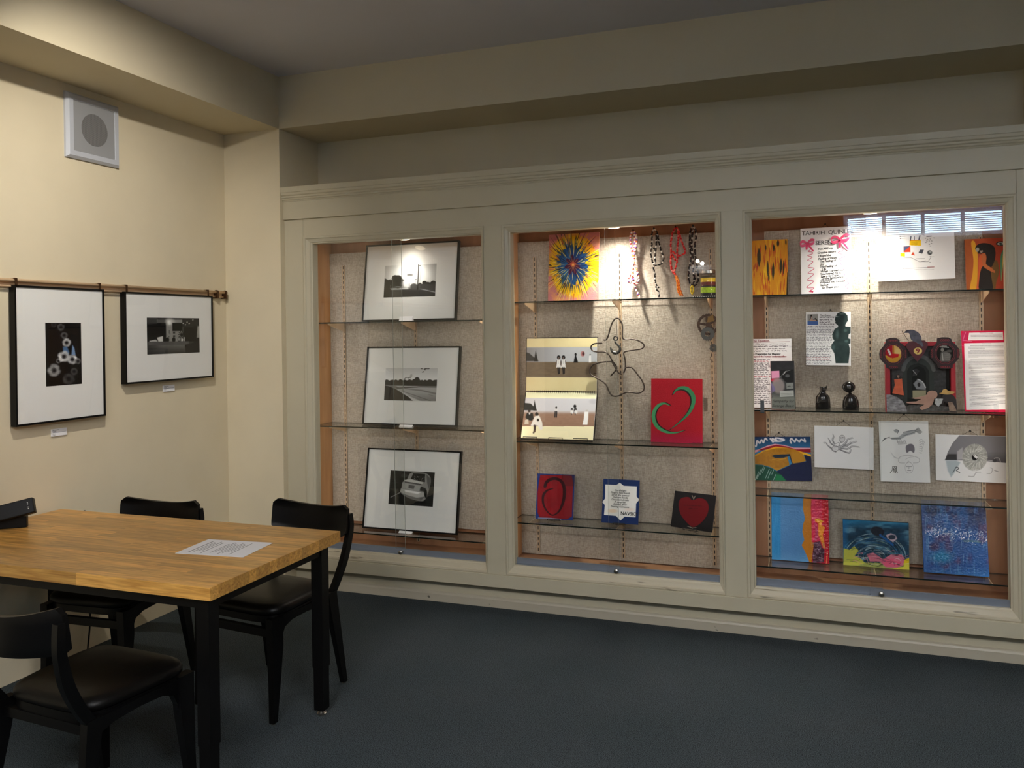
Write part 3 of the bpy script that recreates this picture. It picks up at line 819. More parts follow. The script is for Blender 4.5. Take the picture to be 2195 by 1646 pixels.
# ------------------------------------------------------------------ left wall: rail, photographs, labels, speaker
rz = 1.862
pr = empty('picture_rail', (XW, 2.0, rz), label='double wooden picture rail with brass brackets on the cream wall', cat='rail')
ry1 = 4.285 - 2.0
MB().tube([(.030, -4.0, .006), (.030, ry1, .006)], .0085, 12).build('upper_rod', m_rail, pr, smooth=True)
MB().tube([(.022, -4.0, -.022), (.022, ry1, -.022)], .0055, 10).build('lower_rod', m_rail, pr, smooth=True)
MB().box(0, .014, -4.0, ry1 - .01, -.018, .000).build('backing_strip', m_rail, pr)
for yy in (4.285, 4.205, 2.55):
    MB().box(0, .042, yy - 2.0 - .006, yy - 2.0 + .006, -.034, .002).tube([(.03, yy - 2.0 - .007, .006), (.03, yy - 2.0 + .007, .006)], .013, 12).build('rail_bracket', m_brass, pr)

def wall_pic(label, K, q, ph, art, hooks):
    P = [on(*K(p), 0, XW + .047) for p in q]
    y0 = (P[0][1] + P[3][1]) / 2; y1 = (P[1][1] + P[2][1]) / 2; z0 = (P[2][2] + P[3][2]) / 2; z1 = (P[0][2] + P[1][2]) / 2
    root = empty('framed_photograph', (XW + .047, (y0 + y1) / 2, z0), (0, 0, math.radians(90)), label, 'picture')
    framed(root, y1 - y0, z1 - z0, q, ph, art, .0095, .034)
    for hx in hooks:
        w = y1 - y0; x = hx * w - w / 2; h = z1 - z0; zr = rz - z0
        MB().box(x - .006, x + .006, .0, .003, h - .006, zr + .012).box(x - .006, x + .006, .001, .03, zr + .012, zr + .0165).box(x - .006, x + .006, .027, .03, zr + .0, zr + .014).build('hook', m_brass, root)
    return root, y1 - y0, z1 - z0

# tall photograph: pale flowers on black
q18 = [(55, 130), (890, 178), (890, 1355), (55, 1447)]
ph18 = [(323, 482), (657, 487), (657, 1057), (323, 1077)]
A = Art(ph18, 110, (13, 13, 15))
def flower(A, cx, cy, r, br, seed, rx=1.0):
    rs = np.random.RandomState(seed)
    for k in range(9):
        a = k * 2 * math.pi / 9 + rs.uniform(-.2, .2)
        c = br * rs.uniform(.7, 1.1)
        A.ell(cx + math.cos(a) * r * .6 * rx, cy + math.sin(a) * r * .6, r * rs.uniform(.36, .5), r * rs.uniform(.3, .44), (c, c, c * 1.01), .8, soft=r * .3)
    A.ell(cx, cy, r * .30 * rx, r * .30, (20, 20, 24), .9, soft=r * .35)
    for k in range(14):
        a = k * 2 * math.pi / 14; A.stroke([(cx, cy), (cx + math.cos(a) * r * .55 * rx, cy + math.sin(a) * r * .55)], 3.5, (24, 24, 28), .7)
A.poly([(480, 710), (520, 700), (540, 760), (530, 790), (485, 780)], (74, 108, 150), 12)
A.poly([(570, 690), (590, 720), (602, 790), (560, 790)], (120, 150, 190), 10)
flower(A, 400, 500, 26, 60, 7); flower(A, 465, 525, 36, 84, 1); flower(A, 495, 602, 34, 110, 2); flower(A, 517, 670, 42, 200, 3)
flower(A, 440, 840, 26, 120, 12); flower(A, 490, 800, 55, 245, 4); flower(A, 570, 828, 48, 240, 5); flower(A, 622, 845, 30, 130, 9)
flower(A, 397, 928, 60, 170, 6, .9); flower(A, 530, 1010, 56, 70, 8); flower(A, 585, 940, 36, 84, 10)
wall_pic('tall black framed photograph of pale flowers on a black ground', K18, q18, ph18, A, (.022, .95))

q19 = [(120, 215), (1313, 285), (1313, 1385), (120, 1478)]
ph19 = [(393, 572), (1112, 583), (1112, 1053), (393, 1075)]
A = Art(ph19, 130, (62, 62, 62))
A.rect(380, 560, 1130, 660, (52, 52, 52)); A.rect(640, 600, 870, 900, (150, 150, 148), soft=14); A.rect(520, 596, 640, 650, (96, 96, 94), soft=12)
A.rect(380, 645, 640, 900, (20, 20, 22)); A.ell(695, 630, 55, 46, (225, 225, 222), .9, 45); A.ell(690, 640, 22, 28, (255, 255, 255), 1, 20)
A.rect(865, 590, 1130, 700, (44, 44, 44)); A.rect(728, 645, 868, 757, (10, 10, 11)); A.rect(890, 705, 1060, 900, (18, 18, 18)); A.rect(1030, 690, 1130, 1060, (26, 26, 26), soft=20)
for x, y in ((935, 635), (965, 655), (1018, 605), (910, 672), (878, 652)): A.ell(x, y, 9, 6, (240, 240, 235))
A.poly([(1085, 690), (1112, 690), (1112, 850), (1070, 850)], (165, 165, 160), 14)
for x, y, w_, h_ in ((680, 745, 8, 44), (735, 765, 30, 26), (735, 815, 30, 26), (690, 790, 8, 14), (672, 830, 14, 12)): A.rect(x, y, x + w_, y + h_, (60, 60, 60))
for k in range(10):
    a = k * .63; A.stroke([(852, 815), (852 + 44 * math.cos(a), 805 + 52 * math.sin(a))], 9, (14, 14, 14))
A.poly([(520, 845), (600, 826), (600, 905), (540, 905)], (215, 215, 212)); A.poly([(420, 890), (500, 870), (540, 903), (430, 903)], (200, 200, 198))
for x in (660, 745, 820): A.ell(x, 875, 24, 32, (24, 24, 24)); 
A.rect(800, 850, 838, 890, (150, 150, 150)); A.ell(862, 878, 14, 16, (220, 220, 220)); A.rect(885, 840, 897, 895, (190, 190, 190))
A.rect(410, 898, 960, 945, (92, 92, 92), soft=4); A.rect(393, 945, 897, 1080, (120, 120, 118), soft=5)
A.mix(np.clip((A.Y - 940) / 130, 0, 1) * (A.X < 900) * .75, (30, 30, 30)); A.mix(np.clip((600 - A.X) / 200, 0, 1) * (A.Y > 945) * .6, (24, 24, 24))
A.poly([(905, 945), (1112, 900), (1112, 1060), (905, 1060)], (40, 40, 40), 10)
A.rect(900, 945, 925, 980, (14, 14, 14)); A.mix(.16 * (A.noise(4, 60) - .5) + .05, (0, 0, 0))
wall_pic('wide black framed photograph of a dim reception counter', K19, q19, ph19, A, (.022, .945))

for nm, (px, py), sc_ in (('small white wall label under the tall flower photograph', (127.5, 926), 1), ('small white wall label under the reception counter photograph', (362.5, 832), 1)):
    p = on(px, py, 0, XW + .008)
    wl, hl = (.088, .036)
    r = empty('wall_label', (XW + .009, p[1], p[2] - hl / 2), (0, 0, math.radians(90)), nm, 'label')
    board(r, wl, hl, .007, m_paper, name='card')
    A = Art([(0, 0), (220, 0), (220, 90), (0, 90)], 60, (240, 240, 242))
    A.typed(12, 95, 14, 11, (30, 30, 34), 1); A.typed(12, 60, 28, 9, (50, 50, 54), 2, last=60); A.typed(12, 208, 44, 11, (40, 40, 60), 3); A.typed(12, 50, 62, 9, (50, 50, 54), 4); A.typed(12, 44, 78, 9, (50, 50, 54), 5)
    A.build('printed_text', m_print, r, wl - .001, hl - .001, .0004, None, .0005)

sp = empty('wall_speaker', (XW, 3.293, 2.506), (0, 0, math.radians(90)), 'square white wall speaker with a round grey grille below the soffit', 'speaker')
sw, sh = .336, .330
mb = MB().sweep_rect(-sw / 2, sw / 2, 0, sh, [(0, 0), (0, -.012), (.012, -.026), (.036, -.026), (.038, -.022)]); mb.build('surround', m_spk, sp)
def rrect(w, h, r, cx, cz, n=6):
    pts = []
    for (sx, sz, a0) in ((1, 1, 0), (-1, 1, 90), (-1, -1, 180), (1, -1, 270)):
        for k in range(n + 1):
            a = math.radians(a0 + 90 * k / n); pts.append((cx + sx * (w / 2 - r) + r * math.cos(a), cz + sz * (h / 2 - r) + r * math.sin(a)))
    return pts
MB().box(-sw / 2 + .03, sw / 2 - .03, -.021, -.002, .03, sh - .03).build('front_plate', m_spk, sp)
MB().prism(rrect(.272, .268, .026, 0, sh / 2), -.0235, -.02, 'y').build('grille_plate', m_spk2, sp)
def holes():
    m, nt, b = newmat('perforated_grille')
    tc = nt.nodes.new('ShaderNodeTexCoord'); vo = nt.nodes.new('ShaderNodeTexVoronoi'); vo.inputs['Scale'].default_value = 210; vo.inputs['Randomness'].default_value = 0.0
    nt.links.new(tc.outputs['Object'], vo.inputs['Vector'])
    r = nt.nodes.new('ShaderNodeValToRGB'); r.color_ramp.elements[0].position = .28; r.color_ramp.elements[1].position = .4
    r.color_ramp.elements[0].color = (.03, .03, .03, 1); r.color_ramp.elements[1].color = (.22, .22, .22, 1)
    nt.links.new(vo.outputs['Distance'], r.inputs['Fac']); nt.links.new(r.outputs['Color'], b.inputs['Base Color'])
    return m
MB().prism([(.083 * math.cos(a), sh / 2 + .083 * math.sin(a)) for a in np.linspace(0, 2 * math.pi, 40, endpoint=False)], -.0245, -.0236, 'y').build('round_grille', holes(), sp)

# ------------------------------------------------------------------ things on the table
pp = [on(*p, 2, TZ) for p in ((375, 1187), (448, 1156), (585, 1163), (520, 1196))]
pc = sum(pp) / 4; wv = ((pp[2] - pp[1]) + (pp[3] - pp[0])) / 2; ang = math.atan2(wv[1], wv[0])
r = empty('printed_sheet', (pc[0], pc[1], TZ + .0006), (0, 0, ang), 'white printed sheet of paper lying on the wooden tabletop', 'paper')
A = Art([(0, 0), (297, 0), (297, 216), (0, 216)], 150, (236, 236, 240))
for i, xx in enumerate((42, 58, 70, 82, 98, 132, 144, 156, 170, 182, 194, 206, 220)):
    y0, y1 = (30, 190) if i == 0 else (30 + 12 * (i % 3), 196 - (i * 13) % 50)
    rs = np.random.RandomState(i); y = y0
    while y < y1:
        L = rs.uniform(6, 26); A.stroke([(xx, y), (xx, min(y + L, y1))], 4.2 if i == 0 else 3.2, (40, 42, 50), .75); y += L + 4
o = A.build('print', m_print, r, .297, .216, 0, None, -.108)
o.rotation_euler = (math.radians(-90), 0, 0)
o.location = (0, 0, .0009)
MB().box(-.1485, .1485, -.108, .108, -.0002, .0006).build('sheet', m_paper, r)

bx = empty('table_power_box', (-3.33, 2.655, TZ), (0, 0, math.radians(38)), 'small black tilted socket box with white dots on the wooden tabletop', 'power box')
MB().box(-.10, .07, .02, .055, 0, .05).build('foot', m_blackmetal, bx, bevel=.003)
bd = MB().box(-.16, .11, -.018, .018, -.034, .034).build('body', m_blackmetal, bx, bevel=.004, loc=(0, 0, .078), rot=(math.radians(-20), math.radians(-12), 0))
for z in (.016, .009, -.006, -.013):
    MB().lathe([(.0022, 0), (.0022, .001)], 10).build('indicator_dot', m_white, bd, loc=(.088, -.0182, z), rot=(math.radians(90), 0, 0))
cp = [(XW + .03, 3.19, .72), (XW + .03, 3.20, .5), (XW + .03, 3.208, .30), (XW + .032, 3.214, .20), (XW + .03, 3.212, .12), (XW + .04, 3.19, .03), (XW + .08, 3.15, .008)]
o = MB().tube(catmull(cp, 6), .004, 8).build('power_cord', m_blackmetal, smooth=True)
tag(o, 'black power cord hanging down the cream wall behind the table', 'cord')

# ------------------------------------------------------------------ case 1: framed photographs
q = [(175, 200), (1740, 120), (1712, 1450), (140, 1478)]; ph = [(512, 548), (1380, 510), (1363, 1055), (500, 1080)]
A = Art(ph, 150, (248, 248, 246))
A.mix(np.clip(.5 - np.hypot((A.X - 930) / 470, (A.Y - 700) / 330), -1, 0) * -.9, (110, 110, 110))
A.mix(np.clip((A.Y - 860) / 60, 0, 1), (70, 70, 70)); A.mix(np.clip((A.Y - 945) / 20, 0, 1), (48, 48, 48))
A.poly([(600, 930), (900, 912), (930, 940), (640, 950)], (170, 170, 168), 8); A.poly([(1100, 935), (1130, 930), (1370, 985), (1370, 1000)], (150, 150, 150), 5)
A.poly([(480, 740), (570, 785), (610, 770), (610, 1090), (480, 1090)], (26, 26, 26), 6)
for cx, cy, r_ in ((690, 760, 60), (740, 760, 58), (770, 800, 56), (680, 830, 70), (740, 860, 70), (790, 850, 44), (640, 830, 50), (660, 770, 30)): A.ell(cx, cy, r_, r_ * .95, (22, 22, 22), 1, 12)
A.rect(615, 840, 780, 915, (24, 24, 24), soft=8)
rs = np.random.RandomState(3)
for k in range(60): A.ell(rs.uniform(760, 840), rs.uniform(760, 900), rs.uniform(4, 10), rs.uniform(4, 9), (30, 30, 30), .9)
A.ell(900, 850, 90, 70, (255, 255, 255), .9, 60)
A.ell(1010, 895, 62, 52, (74, 74, 74), .95, 16); A.rect(890, 688, 985, 713, (110, 110, 108)); A.rect(915, 680, 960, 690, (120, 120, 120))
for cx, cy, r_ in ((1185, 830, 38), (1240, 850, 40), (1330, 830, 42), (1290, 850, 34), (1110, 850, 22)): A.ell(cx, cy, r_, r_ * .8, (34, 34, 34), 1, 8)
A.rect(1080, 850, 1390, 935, (58, 58, 58), soft=14)
A.stroke([(1078, 525), (1073, 945)], 15, (20, 20, 20)); A.stroke([(1112, 560), (1104, 940)], 4, (120, 120, 120)); A.ell(1102, 546, 12, 9, (20, 20, 20)); A.stroke([(930, 850), (930, 940)], 8, (40, 40, 40)); A.stroke([(1040, 775), (1038, 840)], 3, (120, 120, 120)); A.rect(1022, 770, 1054, 779, (110, 110, 110))
A.ell(745, 900, 60, 8, (230, 230, 230), .5)
loc, rot, w, h = place_lean(K1, q, SH['1A'], 4.560, 4.632, th=.026)
root = empty('framed_photograph', loc, rot, 'black framed photograph of a utility pole and dark tree on the top shelf', 'picture')
framed(root, w, h, q, ph, A)

q = [(222, 175), (1785, 165), (1700, 1515), (118, 1480)]; ph = [(535, 535), (1407, 537), (1368, 1092), (497, 1080)]
A = Art(ph, 150, (206, 206, 206))
A.mix(np.clip((A.Y - 520) / 240, 0, 1) * (A.Y < 790), (250, 250, 250))
A.rect(480, 765, 1420, 850, (34, 34, 34), soft=5)
for k, x in enumerate(range(520, 1400, 26)):
    r_ = 16 + (k * 37 % 22); A.ell(x, 772 - (k * 53 % 14), r_, r_, (30, 30, 30), 1, 6)
A.ell(1062, 745, 46, 56, (28, 28, 28), 1, 8); A.ell(1270, 765, 44, 36, (28, 28, 28), 1, 8); A.poly([(780, 730), (800, 780), (765, 780)], (34, 34, 34)); A.poly([(690, 742), (700, 780), (680, 780)], (40, 40, 40))
A.poly([(480, 828), (1420, 845), (1420, 1110), (480, 1110)], (176, 176, 176), 6); A.mix(np.clip((A.Y - 940) / 190, 0, 1) * .65 * (A.X > 760), (84, 84, 84))
A.poly([(530, 822), (700, 838), (770, 870), (690, 885)], (120, 120, 118), 8); A.poly([(700, 868), (1120, 845), (1400, 852), (1400, 866), (1100, 862), (720, 885)], (70, 70, 70), 5)
A.poly([(860, 880), (1150, 905), (1390, 960), (1390, 985), (1140, 925), (860, 890)], (120, 120, 120), 14); A.poly([(820, 940), (930, 1010), (1130, 1100), (1000, 1100), (780, 960)], (210, 210, 210), 20)
A.poly([(480, 828), (560, 838), (700, 890), (800, 955), (910, 1020), (1010, 1110), (480, 1110)], (16, 16, 16), 8)
A.stroke([(820, 930), (1060, 1010), (1300, 1095)], 5, (50, 50, 50)); A.stroke([(1250, 985), (1320, 1000)], 4, (80, 80, 80))
A.stroke([(823, 925), (832, 770), (850, 720), (885, 698), (955, 700)], 9, (70, 70, 70), 1, 6); A.ell(962, 668, 20, 32, (190, 190, 188), 1, 8, .3); A.stroke([(905, 722), (930, 700)], 5, (100, 100, 100))
for x, y, a in ((1140, 545, .4), (1190, 562, .8), (1165, 602, -.5), (1225, 545, .2), (1258, 545, -.2), (1200, 545, 1.2)): A.ell(x, y, 17, 8, (50, 50, 50), 1, None, a)
loc, rot, w, h = place_lean(K2, q, SH['1B'], 4.553, 4.632, th=.026)
root = empty('framed_photograph', loc, rot, 'black framed photograph of a bent street lamp on the middle shelf', 'picture')
framed(root, w, h, q, ph, A)

q = [(655, 475), (1520, 503), (1457, 1278), (578, 1218)]; ph = [(862, 685), (1273, 703), (1247, 1023), (833, 998)]
A = Art(ph, 140, (34, 34, 34))
A.mix(A.noise(5, 40) * .35, (14, 14, 14)); A.mix(np.clip((A.Y - 940) / 80, 0, 1) * .3, (52, 52, 52))
A.stroke([(858, 936), (945, 893)], 7, (150, 150, 150)); A.stroke([(860, 805), (935, 795)], 3, (70, 70, 70)); A.ell(990, 735, 32, 18, (60, 60, 60), 1, 8)
A.poly([(1010, 775), (1045, 712), (1110, 700), (1195, 712), (1235, 765), (1215, 870), (1175, 960), (1110, 968), (1000, 930), (948, 885), (960, 850), (972, 795)], (150, 150, 148), 6, smooth=4)
A.poly([(1050, 765), (1075, 712), (1185, 718), (1180, 795)], (26, 26, 28), 3); 
rs = np.random.RandomState(5)
for k in range(30): A.ell(rs.uniform(1085, 1180), rs.uniform(735, 785), 4, 3, (170, 170, 170), .6)
A.poly([(985, 775), (1050, 768), (1165, 798), (1155, 812), (985, 785)], (206, 206, 204), 3); A.poly([(990, 787), (1150, 812), (1140, 822), (990, 797)], (80, 80, 80), 3)
A.poly([(972, 800), (1145, 830), (1120, 880), (965, 850)], (170, 170, 168), 5); A.poly([(1030, 820), (1085, 828), (1075, 860), (1025, 850)], (96, 96, 96), 4); A.poly([(1140, 835), (1185, 850), (1180, 885), (1130, 875)], (52, 52, 52), 3)
A.poly([(955, 855), (1180, 895), (1185, 925), (1120, 945), (1010, 925), (950, 885)], (186, 186, 184), 5); A.poly([(985, 865), (1140, 890), (1110, 905), (985, 882)], (240, 240, 240), 8)
A.poly([(960, 900), (1100, 940), (1175, 930), (1140, 966), (1040, 950)], (110, 110, 110), 8); A.poly([(1195, 720), (1235, 765), (1215, 870), (1200, 800)], (100, 100, 100), 5)
A.ell(1080, 985, 110, 14, (12, 12, 12), .8, 12); A.ell(1185, 900, 14, 40, (20, 20, 20), 1, 5)
loc, rot, w, h = place_lean(K3, q, SH['1C'], 4.545, 4.632, th=.026)
root = empty('framed_photograph', loc, rot, 'black framed photograph of a wrecked car on the lowest shelf', 'picture')
framed(root, w, h, q, ph, A)

for key, px, py, lab in (('1A', 871, 684, 'small white caption card before the utility pole photograph'), ('1B', 871, 912, 'small white caption card before the bent street lamp photograph'), ('1C', 870, 1142, 'small white caption card before the wrecked car photograph')):
    z = SH[key]
    y = 4.52 if key != '1A' else 4.50
    p = on(px, py, 1, y)
    r = empty('caption_card', (p[0], y, z + .0005), label=lab, cat='card', group='caption cards in the case of framed photographs')
    hgt = .028 if key == '1A' else .012
    MB().prism([(-.012, 0), (0, hgt), (.012, 0), (.0112, 0), (0, hgt - .001), (-.0112, 0)], -.045, .045).build('folded_card', m_paper, r)

# ------------------------------------------------------------------ case 2
q = [(97, 120), (688, 80), (670, 890), (75, 898)]
A = Art(q, 190, (214, 140, 120))
dx, dy = (A.X - 370) / 1.0, (A.Y - 475) / 1.32; rr = np.hypot(dx, dy); th_ = np.arctan2(dy, dx)
A.mix(A.noise(1, 60) * .6, (190, 110, 140)); A.mix(np.clip((A.noise(2, 90) - .5) * 4, 0, 1), (236, 160, 110))
edge_y = 300 + 46 * (A.noise(9, 40, 40) - .5); A.mix(np.clip((edge_y - rr) / 40, 0, 1), (240, 190, 20))
A.mix(np.clip((200 - rr) / 40, 0, 1) * 0, (0, 0, 0)); A.mix(((th_ > -.45) & (th_ < .5) & (rr > 150) & (rr < 330)) * .8, (252, 206, 0)); A.mix(((th_ > -.95) & (th_ < -.45) & (rr > 190) & (rr < 300)) * .7, (246, 168, 10))
rs = np.random.RandomState(11)
for k in range(150):
    a = rs.uniform(0, 2 * math.pi); r0 = rs.uniform(150, 300); r1 = r0 + rs.uniform(40, 150); c = ((240, 190, 30), (40, 36, 40), (200, 90, 40), (250, 226, 120), (70, 60, 40), (200, 96, 120))[rs.randint(6)]
    A.stroke([(370 + r0 * math.cos(a), 475 + r0 * 1.3 * math.sin(a)), (370 + r1 * math.cos(a + .03), 475 + r1 * 1.3 * math.sin(a + .03))], (9, 2), c, .85)
A.mix(np.clip((182 + 13 * np.sin(th_ * 23 + 1) + 9 * np.sin(th_ * 9) + 50 * (A.noise(31, 34) - .5) - rr) / 12, 0, 1), (36, 84, 140)); A.mix(np.clip((170 - rr) / 60, 0, 1) * (dx < -30) * .6, (52, 110, 160)); A.mix(np.clip((150 - rr) / 70, 0, 1) * (dx > -20) * .7, (28, 50, 110))
for k in range(110):
    a = rs.uniform(0, 2 * math.pi); r0 = rs.uniform(60, 190); r1 = r0 + rs.uniform(50, 120); c = ((250, 214, 80), (30, 50, 100), (60, 100, 60), (250, 236, 170), (24, 26, 60))[rs.randint(5)]
    A.stroke([(370 + r0 * math.cos(a), 475 + r0 * 1.3 * math.sin(a)), (370 + r1 * math.cos(a), 475 + r1 * 1.3 * math.sin(a))], (2, 8, 1), c, .85)
for k in range(170):
    a = rs.uniform(0, 2 * math.pi); r0 = rs.uniform(130, 200); r1 = r0 + rs.uniform(30, 90); c = ((34, 74, 130), (20, 30, 70), (236, 190, 50), (40, 84, 120), (60, 60, 40), (28, 60, 110))[rs.randint(6)]
    A.stroke([(370 + r0 * math.cos(a), 475 + r0 * 1.3 * math.sin(a)), (370 + r1 * math.cos(a), 475 + r1 * 1.3 * math.sin(a))], (7, 5, 1), c, .9)
A.mix(np.clip((78 + 20 * np.sin(th_ * 7) - rr) / 10, 0, 1) * .85, (84, 20, 50)); A.ell(375, 462, 34, 30, (150, 10, 50), 1, 8)
for k in range(14):
    a = k * .45; A.stroke([(378, 470), (378 + 90 * math.cos(a), 470 + 100 * math.sin(a))], (5, 1), (236, 190, 90), .8)
loc, rot, w, h = place_lean(K4, q, SH['2A'], 4.600, 4.640)
r = empty('sunburst_painting', loc, rot, 'unframed canvas painting of a blue and yellow sunburst with a red centre', 'painting')
board(r, w, h, .016, mat('canvas_edge', (206, 150, 130), 0.6), name='canvas'); A.build('painted_surface', m_paint, r, w, h, 0)

def k2w(K, pts, y, dy=0.0): return [tuple(on(*K(p), 1, y + dy * i)) for i, p in enumerate(pts)]
def cord(label, strands, pal, seed, y=4.632, r=.0042, pin=None, tails=()):
    rs = np.random.RandomState(seed)
    base = on(*K4(pin), 1, y)
    root = empty('hanging_cord', tuple(base), label=label, cat='cord', group='braided cords hung on the case back')
    for i, (pts, pl) in enumerate([(s, pal) for s in strands] + list(tails)):
        P = catmull(pts, 7)
        W = [np.array(on(*K4(p), 1, y - .004 * (i % 3))) - base for p in P]
        # twist: wind the braid slightly and swap the colour every few millimetres
        L = [0]
        for a, b in zip(W[:-1], W[1:]): L.append(L[-1] + float(np.linalg.norm(b - a)))
        n = max(8, int(L[-1] / .0035)); t = np.linspace(0, L[-1], n)
        Q = np.stack([np.interp(t, L, [w_[k] for w_ in W]) for k in range(3)], 1)
        Q[:, 0] += .0016 * np.sin(t / .0045 * 1.3); Q[:, 1] += .0016 * np.cos(t / .0045 * 1.3)
        rad = [r * 1.35 * (.85 + .3 * (j % 3 == 0)) for j in range(n)]
        cols = [s2l(pl[int(tt / .008 + rs.rand() * .8) % len(pl)]) for tt in t]
        MB().tube([tuple(q_) for q_ in Q], rad, 6, cols=cols).build('strand', m_cord, root, fix=False, attr=True, smooth=True)
    MB().lathe([(.001, -.004), (.005, -.002), (.005, .004), (.002, .006)], 10).build('pin', m_ink, root, loc=(0, -.004, .004), rot=(math.radians(90), 0, 0))
cord('red white and purple braided cord looped on the case back', [[(1085, 85), (1056, 120), (1050, 200), (1062, 290), (1078, 370), (1080, 460), (1074, 540), (1055, 590), (1030, 645), (1040, 692), (1062, 670), (1076, 610)], [(1085, 85), (1112, 120), (1124, 210), (1108, 300), (1092, 380), (1100, 470), (1130, 560), (1148, 640), (1132, 700), (1108, 716)], [(1080, 450), (1085, 540), (1080, 620), (1096, 690), (1108, 716)], [(1098, 110), (1102, 220), (1090, 330), (1086, 430)], [(1108, 716), (1116, 770), (1138, 826), (1160, 872)]],
     [(190, 60, 60), (232, 220, 214), (120, 84, 150), (210, 110, 60), (226, 210, 200)], 1, pin=(1085, 85))
cord('black and white braided cord with a long knotted tail', [[(1328, 60), (1302, 110), (1304, 220), (1292, 330), (1300, 420), (1334, 490)], [(1328, 60), (1362, 95), (1384, 210), (1410, 310), (1440, 400), (1420, 465), (1365, 484), (1332, 490)], [(1352, 110), (1356, 230), (1342, 360), (1345, 470)], [(1296, 300), (1336, 290), (1340, 420)], [(1332, 490), (1322, 520), (1336, 585), (1345, 680), (1362, 745), (1352, 760), (1380, 800), (1386, 862)], [(1345, 740), (1390, 748)]],
     [(20, 18, 18), (214, 206, 196), (26, 24, 24), (70, 60, 54)], 2, pin=(1328, 60), r=.0036)
cord('red and orange braided cord with loose orange ends', [[(1580, 42), (1545, 110), (1526, 230), (1530, 350), (1524, 450), (1538, 540), (1578, 600)], [(1580, 42), (1612, 70), (1612, 190), (1600, 300), (1602, 400), (1588, 490), (1566, 570), (1590, 610)], [(1616, 80), (1655, 210), (1692, 310), (1680, 352), (1610, 372), (1548, 325)], [(1540, 360), (1575, 420), (1600, 430)]],
     [(196, 24, 34), (224, 60, 50), (170, 20, 30), (226, 120, 110)], 3, pin=(1580, 42), tails=[([(1578, 600), (1600, 680), (1608, 780), (1640, 842)], [(226, 110, 30), (236, 140, 40)]), ([(1590, 610), (1622, 680), (1630, 760), (1662, 842)], [(232, 150, 70), (220, 100, 30)]), ([(1585, 605), (1605, 700), (1625, 800), (1632, 838)], [(236, 170, 80), (226, 120, 40)])])
cord('dark brown and white braided cord with a yellow end', [[(1786, 25), (1754, 90), (1748, 250), (1760, 400), (1736, 560), (1740, 670), (1776, 722)], [(1786, 25), (1816, 70), (1822, 160), (1806, 260), (1816, 400), (1840, 540), (1852, 640), (1830, 700), (1795, 735)], [(1786, 60), (1770, 250), (1786, 400), (1788, 540), (1800, 650), (1785, 720)], [(1815, 560), (1800, 620), (1830, 660)]],
     [(30, 20, 22), (200, 190, 180), (40, 24, 26), (60, 30, 30), (28, 20, 20)], 4, pin=(1786, 25), r=.0038, tails=[([(1776, 722), (1762, 760), (1776, 826), (1794, 770), (1780, 730)], [(214, 176, 40), (230, 200, 70)])])

# jar of coloured sand
jb = on(*K4((1972, 846)), 1, 4.56)
jr = empty('sand_jar', (jb[0], 4.56, SH['2A'] + .0005), label='glass jar of layered coloured filling with a grey lid', cat='jar')
R = .046
MB().lathe([(R - .004, .0005), (R, .006), (R, .105), (R - .004, .118), (R - .012, .125), (R - .012, .134)], 32).build('glass_body', m_clear, jr, smooth='auto')
z = .003
for hgt, c in ((.022, (26, 24, 26)), (.030, (150, 180, 30)), (.008, (40, 30, 26)), (.020, (96, 26, 22)), (.022, (214, 180, 30)), (.012, (60, 50, 26))):
    MB().lathe([(R - .003, z), (R - .003, z + hgt)], 28).build('filling_layer', mat('fill_%d_%d' % (c[0], c[1]), c, 0.8, var=0.25, scale=120), jr, smooth='auto'); z += hgt
MB().lathe([(R - .009, .128), (R - .006, .130), (R - .006, .146), (R - .009, .149)], 32).build('lid', m_steel, jr, smooth='auto')
# string of beads along the shelf edge
bz = SH['2A']
br_ = empty('bead_string', (on(1515, 636, 1, 4.475)[0], 4.475, bz + .0005), label='string of tiny black and white beads lying before the jar', cat='beads')
for k in range(26):
    MB().lathe([(.0006, .0), (.0024, .0012), (.0028, .0026), (.0024, .004), (.0006, .0052)], 8).build('bead', m_ink if k % 2 else m_white, br_, smooth=True, loc=(-.07 + .0056 * k, .004 * math.sin(k * .5), 0))

# wire star, hook and chainring
def wire_thing(name, label, cat, paths, rad, m, y, K=K5, close=6):
    base = on(*K(paths[0][0]), 1, y)
    root = empty(name, tuple(base), label=label, cat=cat)
    for i, p in enumerate(paths):
        P = catmull(p, close)
        W = [tuple(np.array(on(*K(q_), 1, y - .004 * i)) - base) for q_ in P]
        MB().tube(W, rad, 8).build('bent_wire', m, root, smooth=True)
    return root
wire_thing('wire_star', 'star figure bent from thick grey wire hung in the case', 'wire sculpture', [
    [(370, 470), (412, 462), (440, 400), (470, 290), (500, 210), (540, 160), (582, 152), (620, 192), (645, 262), (646, 420), (668, 456), (720, 465), (800, 460), (880, 480), (940, 515), (965, 550), (950, 585), (900, 606), (820, 616), (740, 630), (682, 645), (665, 672), (680, 740), (690, 820), (685, 900), (664, 958)],
    [(350, 515), (270, 520), (210, 536), (183, 578), (204, 626), (270, 645), (380, 648), (432, 672), (466, 718), (492, 772), (530, 822), (562, 868), (545, 920), (470, 1004)],
    [(490, 790), (400, 790), (300, 806), (220, 832), (176, 882), (165, 940), (192, 990), (270, 1030), (360, 1086), (412, 1142), (442, 1212), (480, 1274), (530, 1296), (590, 1290), (650, 1262), (712, 1238), (780, 1240), (860, 1250), (920, 1240), (960, 1200), (965, 1140), (930, 1060), (870, 980), (820, 912), (770, 871), (722, 870), (692, 884), (668, 938)],
    [(490, 790), (516, 832), (555, 902), (592, 956), (640, 976)]], .0042, m_wire, 4.605)
hb = on(*K5((547, 450)), 1, 4.585)
hk = empty('metal_hook', tuple(hb), label='small dark steel hook hanging inside the wire star', cat='hook')
